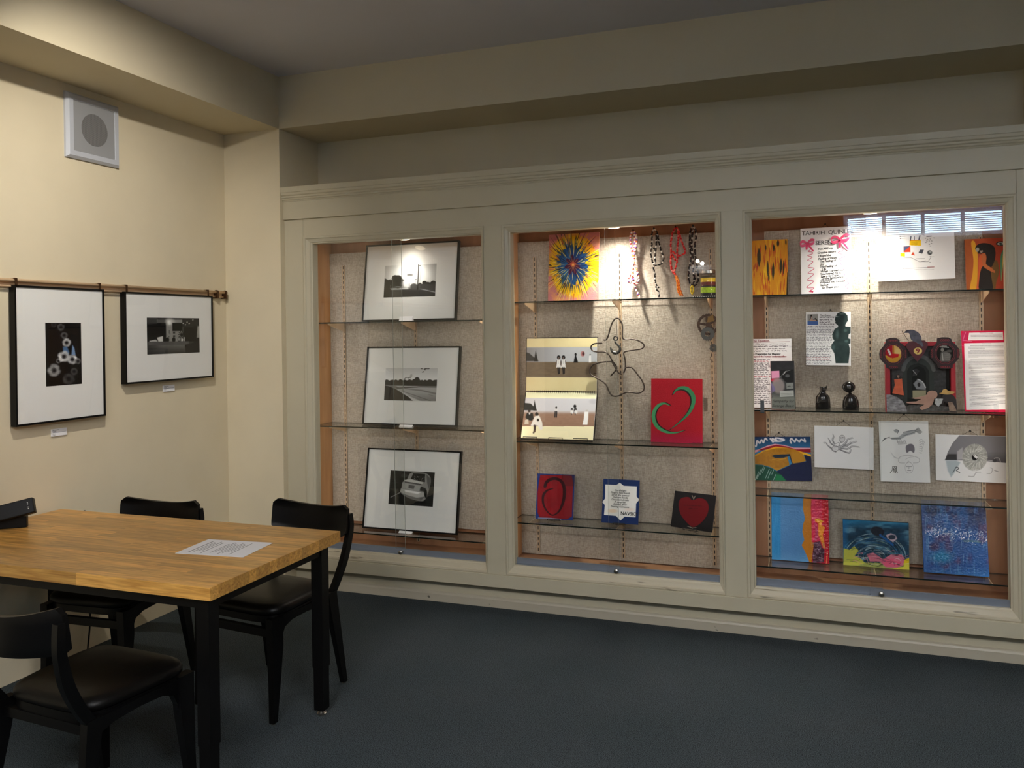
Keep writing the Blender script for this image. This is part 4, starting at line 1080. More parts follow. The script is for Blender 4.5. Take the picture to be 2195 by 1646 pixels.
W = [tuple(np.array(on(*K5(p), 1, 4.585)) - hb) for p in catmull([(547 + 30 * math.sin(a), 448 - 30 * math.cos(a)) for a in np.linspace(0, 2 * math.pi, 13)], 3)]
MB().tube(W, .0036, 8).build('eye', m_greymetal, hk, smooth=True)
hp = catmull([(540, 490), (552, 522), (590, 556), (612, 596), (600, 640), (556, 662), (508, 650), (482, 612), (466, 572)], 5)
tt = np.linspace(0, 1, len(hp))
MB().tube([tuple(np.array(on(*K5(p), 1, 4.585)) - hb) for p in hp], [float(np.interp(t_, [0, .15, .5, .7, .9, 1], [.0055, .006, .0085, .010, .006, .0012])) for t_ in tt], 10).build('hook_body', m_greymetal, hk, smooth=True)
MB().tube([tuple(np.array(on(*K5(p), 1, 4.59)) - hb) for p in ((555, 165), (563, 300), (562, 400), (550, 418))], .0012, 6).build('hanging_wire', m_wire, hk)

gb = on(*K5((1905, 245)), 1, 4.60)
gp = empty('chainring_sculpture', tuple(gb), label='sculpture of old bicycle chainrings wired together beside the case edge', cat='sculpture')
pxm = 6.859 / (F / (4.60 * 1.0 / FF[1] * 1.0)) / 1.0
sc5 = float(np.linalg.norm(on(*K5((1905 + 100, 245)), 1, 4.60) - gb)) / 100
def ringgear(ro, ri, teeth, th, spokes=0, hub=0):
    mb = MB(); n = teeth * 4
    def pr_(k): return ro - (.0035 if (k % 4) in (0, 3) else 0)
    o_ = [(pr_(k) * math.cos(2 * math.pi * k / n), pr_(k) * math.sin(2 * math.pi * k / n)) for k in range(n)]
    i_ = [(ri * math.cos(2 * math.pi * k / n), ri * math.sin(2 * math.pi * k / n)) for k in range(n)]
    vs = [(x, -th / 2, z_) for x, z_ in o_] + [(x, -th / 2, z_) for x, z_ in i_] + [(x, th / 2, z_) for x, z_ in o_] + [(x, th / 2, z_) for x, z_ in i_]
    fs = []
    for k in range(n):
        j = (k + 1) % n
        fs += [(k, j, n + j, n + k), (2 * n + k, 3 * n + k, 3 * n + j, 2 * n + j), (k, 2 * n + k, 2 * n + j, j), (n + k, n + j, 3 * n + j, 3 * n + k)]
    mb.add(vs, fs)
    for s in range(spokes):
        a = 2 * math.pi * s / spokes + .5; d = np.array([math.cos(a), math.sin(a)]); nrm = np.array([-d[1], d[0]])
        p = [d * hub + nrm * hub * .55, d * (ri + .002) + nrm * hub * .3, d * (ri + .002) - nrm * hub * .3, d * hub - nrm * hub * .55]
        mb.prism([tuple(q_) for q_ in p], -th * .45, th * .45, 'y')
    if hub: mb.prism([(hub * math.cos(a), hub * math.sin(a)) for a in np.linspace(0, 2 * math.pi, 16, endpoint=False)], -th * .45, th * .45, 'y')
    return mb
ringgear(166 * sc5, 122 * sc5, 46, .004, 5, 40 * sc5).build('chainring', m_brown, gp)
ringgear(106 * sc5, 40 * sc5, 24, .005).build('sprocket', m_greymetal, gp, loc=(-5 * sc5, -.008, -140 * sc5))
ringgear(64 * sc5, 12 * sc5, 16, .004).build('lower_cog', m_greymetal, gp, loc=(78 * sc5, -.004, -352 * sc5))
MB().tube([(0, .004, 0), (-4 * sc5, -.012, -140 * sc5), (60 * sc5, -.008, -300 * sc5), (78 * sc5, -.008, -352 * sc5), (30 * sc5, -.006, -490 * sc5), (20 * sc5, -.004, -520 * sc5), (70 * sc5, -.004, -556 * sc5)], .0014, 6).build('binding_wire', m_wire, gp)
MB().prism([(-30 * sc5, 30 * sc5), (70 * sc5, 50 * sc5), (60 * sc5, 150 * sc5), (-20 * sc5, 110 * sc5)], -.002, .002, 'y').build('brass_plate', mat('old_brass', (120, 92, 48), .5, metal=.6), gp, loc=(20 * sc5, -.005, 0))

# spiral calendar of collage photographs on a wire easel
cq_up = [(208, 105), (1236, 105), (1230, 858), (198, 858)]; cq_lo = [(194, 882), (1226, 880), (1168, 1580), (106, 1545)]
zb = SH['2B']; y_b, y_m, y_t = 4.500, 4.606, 4.632
b0, b1 = on(*K6(cq_lo[3]), 1, y_b), on(*K6(cq_lo[2]), 1, y_b); m0, m1 = on(*K6(cq_lo[0]), 1, y_m), on(*K6(cq_lo[1]), 1, y_m); t0, t1 = on(*K6(cq_up[0]), 1, y_t), on(*K6(cq_up[1]), 1, y_t)
cw = ((b1 - b0)[0] + (m1 - m0)[0] + (t1 - t0)[0]) / 3; cxm = ((b0 + b1) / 2 + (m0 + m1) / 2 + (t0 + t1) / 2)[0] / 3
zm = (m0 + m1)[2] / 2; zt = (t0 + t1)[2] / 2; z0 = zb + .012
cal = empty('photo_calendar', (cxm, y_b, zb + .0005), label='open spiral bound calendar with collage photographs on a black wire easel', cat='calendar')
CR = (238, 226, 176)
A = Art(cq_up, 150, CR); A.mix(A.noise(3, 120) * .25, (214, 190, 130))
A.rect(150, 232, 1300, 662, (150, 152, 156)); A.mix((A.Y > 232) * (A.Y < 440) * np.clip((A.X - 250) / 500, 0, 1) * .8, (196, 200, 206)); A.rect(150, 445, 1300, 660, (128, 112, 92), soft=10); A.mix((A.Y > 455) * (A.Y < 660) * A.noise(8, 60, 20) * .5, (90, 78, 66))
A.poly([(195, 300), (250, 320), (330, 390), (380, 430), (195, 430)], (56, 56, 58), 10)
def cyp(A, x, y0, y1, w_): A.poly([(x, y0), (x + w_ * .35, (y0 + y1) / 2), (x + w_ * .8, y1), (x - w_ * .6, y1), (x - w_ * .35, (y0 + y1) / 2)], (26, 26, 28), 5)
cyp(A, 342, 270, 435, 46); cyp(A, 928, 320, 452, 48); A.ell(928, 335, 16, 20, (30, 30, 32))
for x in (682, 752):
    A.ell(x, 378, 26, 30, (30, 28, 28)); A.stroke([(x - 24, 422), (x - 42, 480), (x - 10, 512)], 12, (90, 80, 76)); A.stroke([(x + 22, 422), (x + 36, 478), (x + 12, 512)], 12, (90, 80, 76)); A.poly([(x - 22, 408), (x + 20, 408), (x + 26, 470), (x + 34, 522), (x - 36, 522), (x - 28, 470)], (232, 232, 232), 5); A.stroke([(x - 6, 415), (x - 4, 470)], 6, (150, 150, 152), .7); A.stroke([(x - 10, 525), (x - 2, 610)], 18, (40, 38, 40)); A.stroke([(x + 14, 525), (x + 12, 605)], 16, (44, 42, 44)); A.ell(x - 2, 385, 12, 14, (110, 96, 90))
A.ell(1032, 328, 30, 38, (176, 120, 120)); A.ell(1040, 326, 16, 26, (70, 40, 44)); A.ell(1138, 340, 12, 10, (120, 120, 124)); A.poly([(1125, 352), (1150, 352), (1152, 450), (1118, 450)], (238, 238, 240), 4); A.stroke([(1190, 602), (1230, 605)], 10, (40, 34, 30))
hu = math.hypot(zt - zm, y_t - y_m); lu = math.asin((y_t - y_m) / hu)
up = MB().box(-cw / 2, cw / 2, .001, .004, 0, hu).build('upper_page', m_paper, cal, loc=(0, y_m - y_b, zm - zb), rot=(-lu, 0, 0)); A.build('upper_picture', m_print, up, cw, hu, 0)
A = Art(cq_lo, 150, (250, 242, 204)); A.rect(60, 968, 1300, 1382, (206, 206, 212)); A.mix((A.Y > 968) * np.clip((A.Y - 1150) / 60, 0, 1) * (A.Y < 1382), (160, 128, 108)); A.rect(60, 1382, 1300, 1640, (246, 236, 196)); A.mix((A.Y > 1180) * (A.Y < 1382) * A.noise(2, 50, 20) * .35, (120, 92, 78))
A.poly([(160, 1040), (260, 1050), (330, 1120), (350, 1150), (140, 1150)], (40, 40, 42), 8); cyp(A, 318, 1000, 1155, 40); cyp(A, 912, 1065, 1180, 34); A.ell(912, 1085, 20, 26, (28, 28, 30)); A.ell(1180, 1010, 60, 36, (180, 180, 190), .6, 30)
A.ell(640, 1105, 13, 16, (36, 30, 30)); A.poly([(615, 1122), (664, 1122), (656, 1170), (616, 1170)], (214, 214, 216), 4); A.stroke([(624, 1165), (618, 1245)], 16, (34, 34, 36)); A.stroke([(646, 1165), (642, 1245)], 16, (34, 34, 36))
for x in (870, 925): A.ell(x, 1130, 18, 18, (34, 30, 30)); A.ell(x, 1168, 24, 28, (230, 230, 232)); A.stroke([(x - 8, 1185), (x - 8, 1215)], 8, (40, 36, 36))
A.ell(1084, 1150, 16, 16, (196, 190, 186)); A.poly([(1050, 1165), (1108, 1165), (1104, 1260), (1092, 1358), (1022, 1355), (1040, 1270)], (248, 248, 250), 6)
A.poly([(200, 1190), (290, 1190), (300, 1270), (270, 1300), (210, 1290), (175, 1250)], (26, 26, 28), 8); A.ell(236, 1160, 20, 22, (50, 40, 40)); A.ell(240, 1195, 12, 16, (220, 220, 222)); A.poly([(170, 1290), (220, 1280), (225, 1350), (160, 1350)], (206, 196, 180), 6)
A.ell(348, 1205, 26, 28, (40, 34, 34)); A.poly([(320, 1235), (385, 1225), (430, 1330), (436, 1420), (400, 1440), (360, 1370), (300, 1380), (255, 1370)], (236, 230, 222), 6); A.ell(366, 1290, 18, 20, (36, 30, 30)); A.stroke([(310, 1370), (312, 1440), (298, 1475)], 24, (74, 62, 56)); A.stroke([(330, 1370), (318, 1460)], 16, (80, 66, 60))
hl_ = math.hypot(zm - .008 - z0, y_m - y_b); ll = math.asin((y_m - y_b) / hl_)
lo = MB().box(-cw / 2, cw / 2, .001, .004, 0, hl_).build('lower_page', m_paper, cal, loc=(0, 0, z0 - zb), rot=(-ll, 0, 0)); A.build('lower_picture', m_print, lo, cw, hl_, 0)
mb = MB(); n = 33
for k in range(n):
    x = -cw / 2 + .012 + (cw - .024) * k / (n - 1)
    mb.tube([(x + .0012 * (a / 6.28), -.004 + .0065 * math.sin(a), .0075 * math.cos(a)) for a in np.linspace(0, 2 * math.pi, 9)], .0009, 5)
sp_ = mb.build('spiral_binding', m_blackmetal, cal, loc=(0, y_m - y_b, zm - zb - .004), fix=False); tag(sp_, 'black wire coil binding', kind='stuff')
es = MB()
for x in (-cw * .36, 0, cw * .34):
    es.tube([(x - .042, .0, .004), (x - .042, -.014, .004), (x - .042, -.014, .020), (x + .042, -.014, .020), (x + .042, -.014, .004), (x + .042, 0, .004)], .0022, 6)
es.tube([(-cw / 2, .0, .004), (cw / 2, 0, .004)], .0028, 6); es.tube([(-cw / 2 - .004, .012, .004), (-cw / 2 - .004, y_m - y_b + .008, zm - zb), (-cw / 2 - .004, y_t - y_b + .006, zt - zb + .004), (cw / 2 + .004, y_t - y_b + .006, zt - zb + .004), (cw / 2 + .004, y_m - y_b + .008, zm - zb), (cw / 2 + .004, .012, .004)], .0024, 6)
es.build('wire_easel', m_blackmetal, cal)

# red canvas with a green open heart
q = [(1130, 33), (1520, 30), (1525, 525), (1128, 522)]
A = Art(q, 170, (186, 8, 34)); A.mix(A.noise(2, 120) * .5, (150, 6, 28)); A.mix(np.clip((A.Y - 420) / 100, 0, 1) * .55, (176, 20, 90))
hp1 = [(1302, 150), (1325, 118), (1365, 102), (1410, 112), (1448, 155), (1455, 210), (1435, 270), (1395, 325), (1340, 375), (1285, 418)]
hp2 = [(1275, 242), (1235, 225), (1190, 238), (1155, 285), (1148, 340), (1170, 395), (1215, 430), (1270, 448), (1330, 446), (1385, 428)]
A.stroke([(x - 9, y + 7) for x, y in hp1], (6, 22, 32, 34, 26, 14, 4), (30, 18, 20), 1, 6); A.stroke([(x + 10, y - 2) for x, y in hp2], (4, 18, 28, 30, 26, 14, 4), (30, 18, 20), 1, 6)
A.stroke(hp1, (4, 20, 30, 32, 24, 12, 2), (58, 140, 92), 1, 6); A.stroke(hp2, (2, 18, 28, 30, 24, 12, 2), (72, 160, 104), 1, 6)
A.scrawl(1448, 1505, 520, 6, (40, 10, 20), 4)
loc, rot, w, h = place_lean(K8, q, SH['2B'], 4.575, 4.610)
r = empty('heart_painting', loc, rot, 'bright red canvas painted with a green open heart outline', 'painting')
board(r, w, h, .018, m_red, name='canvas'); A.build('painted_surface', m_paint, r, w, h, 0)
for px, py, lab in ((1513, 867, 'clear plastic label holder beside the red heart canvas'), (1119, 860, 'clear plastic label holder beside the spiral calendar')):
    p = on(px, py, 1, 4.648)
    r = empty('label_holder', (p[0], 4.648, p[2] - .036), label=lab, cat='label holder')
    MB().box(-.010, .010, 0, .003, 0, .072).build('clear_sleeve', m_clear, r); MB().box(-.008, .008, .003, .0042, .002, .070).build('insert', mat('grey_insert%d' % px, (176, 166, 150), .6), r)

# three cards on the lower shelf
def small_easel(root, w, lean):
    mb = MB()
    for s in (-1, 1):
        mb.tube([(s * w * .16, -.016, .010), (s * w * .16, -.016, .003), (s * w * .16, .010, .003)], .0016, 6)
    mb.tube([(-w * .16, -.016, .010), (w * .16, -.016, .010)], .0016, 6)
    mb.tube([(-w * .16, .03, .003), (w * .16, .010, .003)], .0016, 6)
    mb.build('wire_easel', m_blackmetal, root)
z2c = SH['2C']
q = [(143, 82), (528, 72), (568, 572), (175, 590)]
A = Art(q, 130, (34, 58, 150)); A.mix(A.noise(3, 60) * .6, (40, 90, 180))
A.poly([(172, 95), (500, 85), (522, 150), (552, 530), (505, 566), (215, 572), (190, 520), (165, 300)], (178, 6, 26), 5); A.mix(np.clip((A.noise(4, 110) - .45) * 3, 0, 1) * (A.X > 180) * (A.X < 530) * (A.Y > 110) * (A.Y < 550) * .6, (216, 14, 34))
A.stroke([(236, 225), (250, 170), (310, 130), (380, 140), (430, 200), (448, 300), (440, 400), (410, 490), (350, 535), (290, 500), (240, 420), (228, 330), (260, 270), (320, 240)], (30, 34, 30, 34, 30, 16, 12, 22, 26, 10), (58, 4, 14), .9, 6)
A.mix(((A.X > 400) * (A.Y < 200) * .35), (70, 4, 16)); A.stroke([(205, 580), (330, 572), (440, 574)], 12, (206, 214, 236), .8)
loc, rot, w, h = place_lean(K7, q, z2c, 4.520, 4.585, yaw=math.radians(4))
r = empty('initial_card', loc, rot, 'small red card with a dark round letter on a blue edged backing', 'card')
tilt = MB().box(-w / 2, w / 2, .001, .006, .008, h).build('backing_card', mat('blue_card', (34, 58, 150), .6), r); A.build('painted_surface', m_paint, tilt, w, h - .008, 0, None, .008, gain=.75); small_easel(r, w, 0)

q = [(875, 120), (1260, 140), (1228, 630), (833, 603)]
A = Art(q, 150, (18, 42, 96))
A.poly([(893, 185), (1010, 192), (1050, 165), (1088, 200), (1228, 207), (1222, 318), (1250, 355), (1215, 395), (1204, 548), (1088, 540), (1040, 583), (995, 532), (865, 520), (878, 412), (852, 380), (884, 340)], (238, 236, 234), 3)
A.ell(960, 478, 50, 20, (240, 200, 160), .6, 16); A.ell(1140, 462, 50, 16, (240, 206, 190), .4, 16)
loc, rot, w, h = place_lean(K7, q, z2c, 4.525, 4.590)
r = empty('poem_card', loc, rot, 'dark blue card bearing a white eight pointed poem panel', 'card')
MB().box(-w / 2, w / 2, .001, .006, .008, h).build('card', mat('navy_card', (18, 42, 96), .6), r); A.build('printed_panel', m_print, r, w, h - .008, 0, None, .008); small_easel(r, w, 0)
text(r, 'Candlelight\nFingers held hands\nStroll the avenue\nDelicate foods\nDecadent drinks\nA surprise\nGolden glow\nEvening Romance', -.003, h * .735, .0148, align='CENTER', shear=.2, space=.86, bold=.0002)
text(r, 'NAVSKY', .003, h * .225, .026, bold=.0005)

q = [(1603, 237), (2062, 295), (2010, 708), (1550, 635)]
A = Art(q, 140, (30, 24, 26))
A.poly([(1800, 345), (1760, 312), (1700, 315), (1655, 345), (1645, 420), (1670, 510), (1730, 590), (1800, 645), (1880, 610), (1950, 530), (1978, 450), (1970, 380), (1930, 335), (1870, 325)], (122, 10, 20), 4, smooth=5)
A.scrawl(1700, 1905, 402, 13, (54, 8, 12), 3, slope=.06, al=.8); A.scrawl(1760, 1860, 438, 13, (54, 8, 12), 4, slope=.06, al=.8)
A.stroke([(1798, 292), (1816, 336), (1832, 300)], 5, (206, 190, 170)); A.stroke([(1740, 636), (1790, 654), (1840, 652)], 4, (206, 190, 170)); A.stroke([(1770, 640), (1800, 662)], 3, (206, 190, 170))
loc, rot, w, h = place_lean(K7, q, z2c, 4.500, 4.560, yaw=math.radians(-18))
r = empty('heart_card', loc, rot, 'black square card with a dark red paper heart', 'card')
MB().box(-w / 2, w / 2, .001, .006, .008, h).build('card', mat('black_card', (30, 24, 26), .6), r); A.build('printed_panel', m_print, r, w, h - .008, 0, None, .008, gain=.7); small_easel(r, w, 0)

# ------------------------------------------------------------------ case 3
z3 = SH['3A']
q = [(60, 312), (356, 318), (388, 718), (60, 722)]
A = Art(q, 150, (236, 164, 16)); A.mix(A.noise(2, 14, 120) * .7, (214, 130, 14)); A.mix(np.clip((A.noise(5, 16, 140) - .55) * 5, 0, 1), (250, 196, 30))
rs = np.random.RandomState(4)
for k in range(70):
    x = rs.uniform(60, 385); y = rs.uniform(320, 700); L = rs.uniform(30, 110); A.stroke([(x, y), (x + rs.uniform(-6, 10), y + L)], (2, rs.uniform(5, 11), 2), ((196, 62, 20), (180, 50, 20), (220, 110, 20))[k % 3], .85)
for x, y, L, w_ in ((158, 370, 140, 26), (70, 420, 120, 18), (262, 350, 50, 14), (290, 320, 50, 16), (320, 455, 110, 20), (340, 470, 100, 12), (225, 470, 110, 14), (265, 480, 130, 18), (235, 560, 60, 12), (205, 350, 40, 10), (345, 320, 40, 10)):
    A.stroke([(x, y), (x + 4, y + L)], (3, w_, w_, 3), (52, 48, 30), .95)
A.stroke([(375, 560), (388, 720)], (8, 26), (30, 24, 18), .95)
loc, rot, w, h = place_lean(K9, q, z3, 4.585, 4.635)
r = empty('striped_painting', loc, rot, 'yellow canvas painted with dark and red vertical brush strokes', 'painting')
board(r, w, h, .016, mat('yellow_canvas_edge', (190, 130, 20), .6), name='canvas'); A.build('painted_surface', m_paint, r, w, h, 0)
hanger(r, w, .0, .045, h, .012, pin=False)

q = [(320, 245), (1300, 178), (1345, 1500), (350, 1530)]
A = Art(q, 200, (242, 242, 244))
PK = (196, 60, 96)
for pts in ([(520, 655), (480, 690), (555, 700), (560, 735), (470, 770), (560, 800), (470, 860), (575, 890), (480, 990), (600, 1020), (480, 1110), (592, 1130), (470, 1245), (592, 1270), (455, 1390), (600, 1400), (520, 1465), (580, 1480)],
            [(1120, 590), (1090, 600), (1160, 630), (1150, 670), (1070, 705), (1200, 770), (1090, 830), (1190, 880), (1110, 930), (1225, 970), (1170, 1020), (1265, 1080), (1195, 1140), (1280, 1190), (1195, 1250), (1285, 1300), (1220, 1360), (1275, 1395), (1225, 1410), (1240, 1445)]):
    A.stroke(pts, 11, PK, 1, 6)
A.stroke([(545, 1440), (510, 1470), (585, 1460), (570, 1490)], 16, PK)
loc, rot, w, h = place_lean(K10, q, z3, 4.600, 4.642)
r = empty('ribbon_poem_board', loc, rot, 'white board with a handwritten poem and two pink ribbon bows', 'poster')
board(r, w, h, .006, m_white); A.build('drawn_surface', m_print, r, w, h, 0)
def uvx(x, y):   # crop point -> local x, z on the board
    qq = np.array(q, float); ex = ((qq[1] - qq[0]) + (qq[2] - qq[3])) / 2; ey = ((qq[3] - qq[0]) + (qq[2] - qq[1])) / 2
    u = np.linalg.solve(np.array([ex, ey]).T, np.array([x, y]) - qq.mean(0)); return float(u[0] * w), float((.5 - u[1]) * h)
px1 = w / 980.0
a = uvx(345, 372); text(r, 'TAHIRIH  QUINLEE', a[0], a[1], 128 * px1, wsp=.92, rot=0)
a = uvx(615, 560); text(r, 'SERENE', a[0], a[1], 128 * px1, wsp=.9)
m_grey_ink = mat('grey_ink', (46, 44, 50), .7)
lines = [(665, 660, 'You ARE my'), (660, 735, 'Creative nature'), (680, 795, 'I found the'), (680, 855, 'Feeling of Hope'), (700, 905, 'The Feeling of'), (725, 955, 'Joy'), (715, 1010, 'The Feeling of'), (755, 1055, 'Life'), (730, 1100, 'When I carried you'), (720, 1150, 'You helped me to'), (735, 1195, 'Learn to Cope'), (740, 1235, 'To the best person'), (730, 1270, 'Of myself'), (715, 1315, 'Without you I would'), (730, 1365, 'be lost'), (760, 1415, 'So Thank you')]
for x, y, t_ in lines:
    a = uvx(x, y); text(r, t_, a[0], a[1], 62 * px1, bold=.00035, rot=math.radians(-3), shear=.15, wsp=.92)
a = uvx(1135, 1400); 
m_bow = mat('pink_ribbon', (216, 56, 104), .4)
def bow(cx, cy, sc_):
    a = uvx(cx, cy); o_ = empty('ribbon_bow', (a[0], -.004, a[1])); o_.parent = r
    def loop(pts): 
        P = catmull(pts, 6, True)
        mb = MB(); rings = []
        for i, p in enumerate(P):
            wd_ = .007; dep = -.006 * math.sin(math.pi * i / len(P))
            rings.append([(p[0], dep - wd_ * .2, p[1] + wd_), (p[0], dep, p[1] - wd_), (p[0] + .0006, dep + .0006, p[1] - wd_), (p[0] + .0006, dep - wd_ * .2 + .0006, p[1] + wd_)])
        mb.loft(rings, cap=False); return mb
    MB_ = loop([(0, 0), (-.022 * sc_, .016 * sc_), (-.040 * sc_, .004 * sc_), (-.030 * sc_, -.010 * sc_)]); l1 = MB_.build('ribbon_loop', m_bow, r, loc=(a[0], -.004, a[1]), fix=False)
    l2 = loop([(0, 0), (.020 * sc_, .022 * sc_), (.040 * sc_, .018 * sc_), (.030 * sc_, .000 * sc_)]).build('ribbon_loop', m_bow, r, loc=(a[0], -.004, a[1]), fix=False)
    for d in ((-.004, -.034), (.034, -.046)):
        mb = MB().loft([[(0 - .005, -.003, 0), (.005, -.003, 0), (.005, -.0024, 0), (-.005, -.0024, 0)], [(d[0] * .5 * sc_ - .006, -.006, d[1] * .45 * sc_), (d[0] * .5 * sc_ + .006, -.006, d[1] * .45 * sc_), (d[0] * .5 * sc_ + .006, -.0054, d[1] * .45 * sc_), (d[0] * .5 * sc_ - .006, -.0054, d[1] * .45 * sc_)], [(d[0] * sc_ - .004, -.002, d[1] * sc_), (d[0] * sc_ + .005, -.002, d[1] * sc_), (d[0] * sc_ + .005, -.0014, d[1] * sc_), (d[0] * sc_ - .004, -.0014, d[1] * sc_)]])
        mb.build('ribbon_tail', m_bow, r, loc=(a[0], -.004, a[1]))
    MB().lathe([(.001, -.006), (.007, -.003), (.007, .003), (.001, .006)], 12).build('ribbon_knot', m_bow, r, smooth=True, loc=(a[0], -.008, a[1]))
    bpy.data.objects.remove(o_)
bow(455, 545, .9); bow(1105, 465, 1.15)
hanger(r, w, .0, .018, h, .05)

q = [(1030, 297), (1600, 262), (1605, 605), (1030, 628)]
A = Art(q, 220, (240, 240, 240))
# drawn in crop-13 coordinates shifted into crop 9
f9 = lambda p: ((1860 + p[0] / 6.859 - 1580) * 3.429, (460 + p[1] / 6.859 - 420) * 3.429)
def P13(*pts): return [f9(p) for p in pts]
A.poly(P13((632, 370), (798, 378), (798, 458), (630, 450)), (246, 200, 20), .8); A.poly(P13((542, 468), (642, 462), (642, 552), (542, 552)), (226, 70, 40), .8); A.poly(P13((542, 468), (640, 462), (542, 545)), (84, 92, 130), .8)
A.poly(P13((495, 565), (560, 562), (560, 615), (495, 615)), (250, 222, 20), .8); A.poly(P13((680, 545), (710, 598), (650, 592)), (214, 80, 50), .8); A.poly(P13((785, 512), (840, 515), (815, 575), (760, 560)), (70, 74, 84), .8)
c = f9((925, 558)); A.ell(c[0], c[1], 18, 17, (84, 88, 90)); A.ell(c[0] + 4, c[1] - 5, 9, 8, (176, 180, 180), 1, 5)
for p in ([(440, 642), (650, 632), (770, 692), (900, 690), (945, 620), (985, 618)], [(440, 798), (985, 772)], [(531, 655), (531, 790)], [(725, 648), (850, 645)], [(800, 690), (860, 680)]): A.stroke(P13(*p), 2.0, (70, 70, 74))
A.stroke(P13((655, 320), (645, 378)), 8, (70, 74, 90)); A.stroke(P13((705, 320), (705, 370)), 5, (70, 74, 90)); A.stroke(P13((785, 310), (770, 370)), 8, (70, 74, 90)); A.stroke(P13((640, 378), (798, 372)), 4, (190, 70, 40))
A.stroke(P13((745, 265), (850, 300)), 4, (160, 150, 170)); A.stroke(P13((790, 250), (890, 220), (955, 250)), 4, (130, 130, 150)); A.stroke(P13((885, 322), (955, 315)), 5, (60, 60, 64))
for x, y in ((495, 265), (493, 295), (493, 322), (495, 350)): A.stroke(P13((x, y), (x + 6, y)), 6, (60, 60, 64)); A.stroke(P13((x + 20, y), (x + 80, y - 4)), 2, (120, 120, 124))
for k, (x, y) in enumerate(((860, 345), (890, 360), (930, 355), (985, 340), (880, 385), (915, 385), (950, 385), (865, 408), (915, 435), (945, 420), (930, 460), (920, 700), (928, 615))): A.stroke(P13((x, y), (x + 12, y + 3)), 3.5, (90, 90, 94))
for y in (400, 415, 428, 442): A.typed(*[f9((x, y))[0] for x in (650, 745)], f9((650, y))[1], 4, (120, 90, 20), y)
A.stroke(P13((890, 772), (985, 770)), 4, (150, 60, 60)); A.typed(f9((690, 0))[0], f9((980, 0))[0], f9((0, 805))[1], 3, (160, 160, 160), 5)
loc, rot, w, h = place_hang(K9, q, 4.640)
r = empty('collage_board', loc, rot, 'large white board with a small diagram of coloured paper shapes', 'poster')
board(r, w, h, .006, m_white); A.build('collage_print', m_print, r, w, h, 0)

q = [(1455, 355), (2080, 288), (2085, 1064), (1428, 1080)]
A = Art(q, 160, (196, 84, 40)); A.mix(np.clip((A.X - 1750) / 200, 0, 1) * .8, (186, 60, 36)); A.mix(np.clip((1620 - A.X) / 120, 0, 1) * .7, (196, 112, 44)); A.mix(A.noise(3, 90) * .3, (150, 60, 30))
A.poly([(1545, 400), (1600, 380), (1630, 560), (1620, 700), (1600, 900), (1560, 1090), (1470, 1090), (1530, 850), (1560, 640)], (244, 176, 40), 8, smooth=4); A.poly([(1640, 620), (1700, 560), (1760, 640), (1690, 740), (1650, 850), (1620, 950), (1600, 1080), (1570, 1080), (1620, 820)], (226, 100, 44), 8, smooth=4)
A.poly([(1830, 720), (1900, 640), (1930, 800), (1880, 950), (1850, 1070), (1790, 1070)], (120, 90, 40), 14, smooth=4)
A.poly([(1690, 560), (1750, 530), (1750, 700), (1800, 740), (1865, 800), (1860, 830), (1800, 800), (1700, 730), (1680, 650)], (206, 110, 56), 5)
A.poly([(1600, 470), (1640, 420), (1720, 393), (1810, 400), (1875, 440), (1890, 520), (1880, 610), (1850, 690), (1810, 750), (1760, 720), (1740, 690), (1755, 600), (1735, 540), (1690, 545), (1640, 540), (1610, 510)], (34, 24, 20), 4, smooth=4)
A.poly([(1685, 740), (1740, 745), (1800, 790), (1808, 900), (1808, 1090), (1618, 1090), (1630, 900), (1655, 800)], (32, 22, 18), 4, smooth=3)
A.poly([(1690, 720), (1730, 700), (1800, 745), (1868, 800), (1860, 830), (1800, 805), (1720, 760)], (210, 116, 58), 4)
A.ell(1630, 495, 26, 34, (190, 190, 178), .85, 6, .4); A.ell(1688, 520, 22, 24, (196, 180, 166), .85, 6, .4); A.stroke([(1640, 540), (1660, 500), (1690, 500)], 10, (34, 24, 20)); A.stroke([(1630, 548), (1680, 552), (1712, 520)], 7, (34, 24, 20))
A.poly([(1900, 395), (1940, 360), (2000, 352), (2060, 370), (2010, 410), (1940, 420)], (30, 22, 20), 4, smooth=4); A.poly([(1918, 395), (1950, 372), (2000, 368), (2035, 378), (1990, 405), (1945, 410)], (206, 206, 196), 3, smooth=4); A.ell(1972, 390, 26, 18, (70, 100, 90)); A.ell(1975, 390, 10, 10, (24, 30, 28))
A.poly([(1965, 560), (2005, 480), (2018, 560), (1985, 760), (1950, 950), (1945, 850), (1950, 680)], (84, 150, 110), 6, smooth=4); A.poly([(2000, 520), (2012, 580), (1980, 760), (1952, 950), (1965, 800)], (226, 200, 110), 6, smooth=4)
loc, rot, w, h = place_lean(K13, q, z3, 4.590, 4.635)
r = empty('woman_painting', loc, rot, 'orange canvas of a woman with long black hair bowing her head', 'painting')
board(r, w, h, .016, mat('orange_canvas_edge', (150, 70, 36), .6), name='canvas'); A.build('painted_surface', m_paint, r, w, h, 0); hanger(r, w, -.01, .02, h, .01, pin=False)

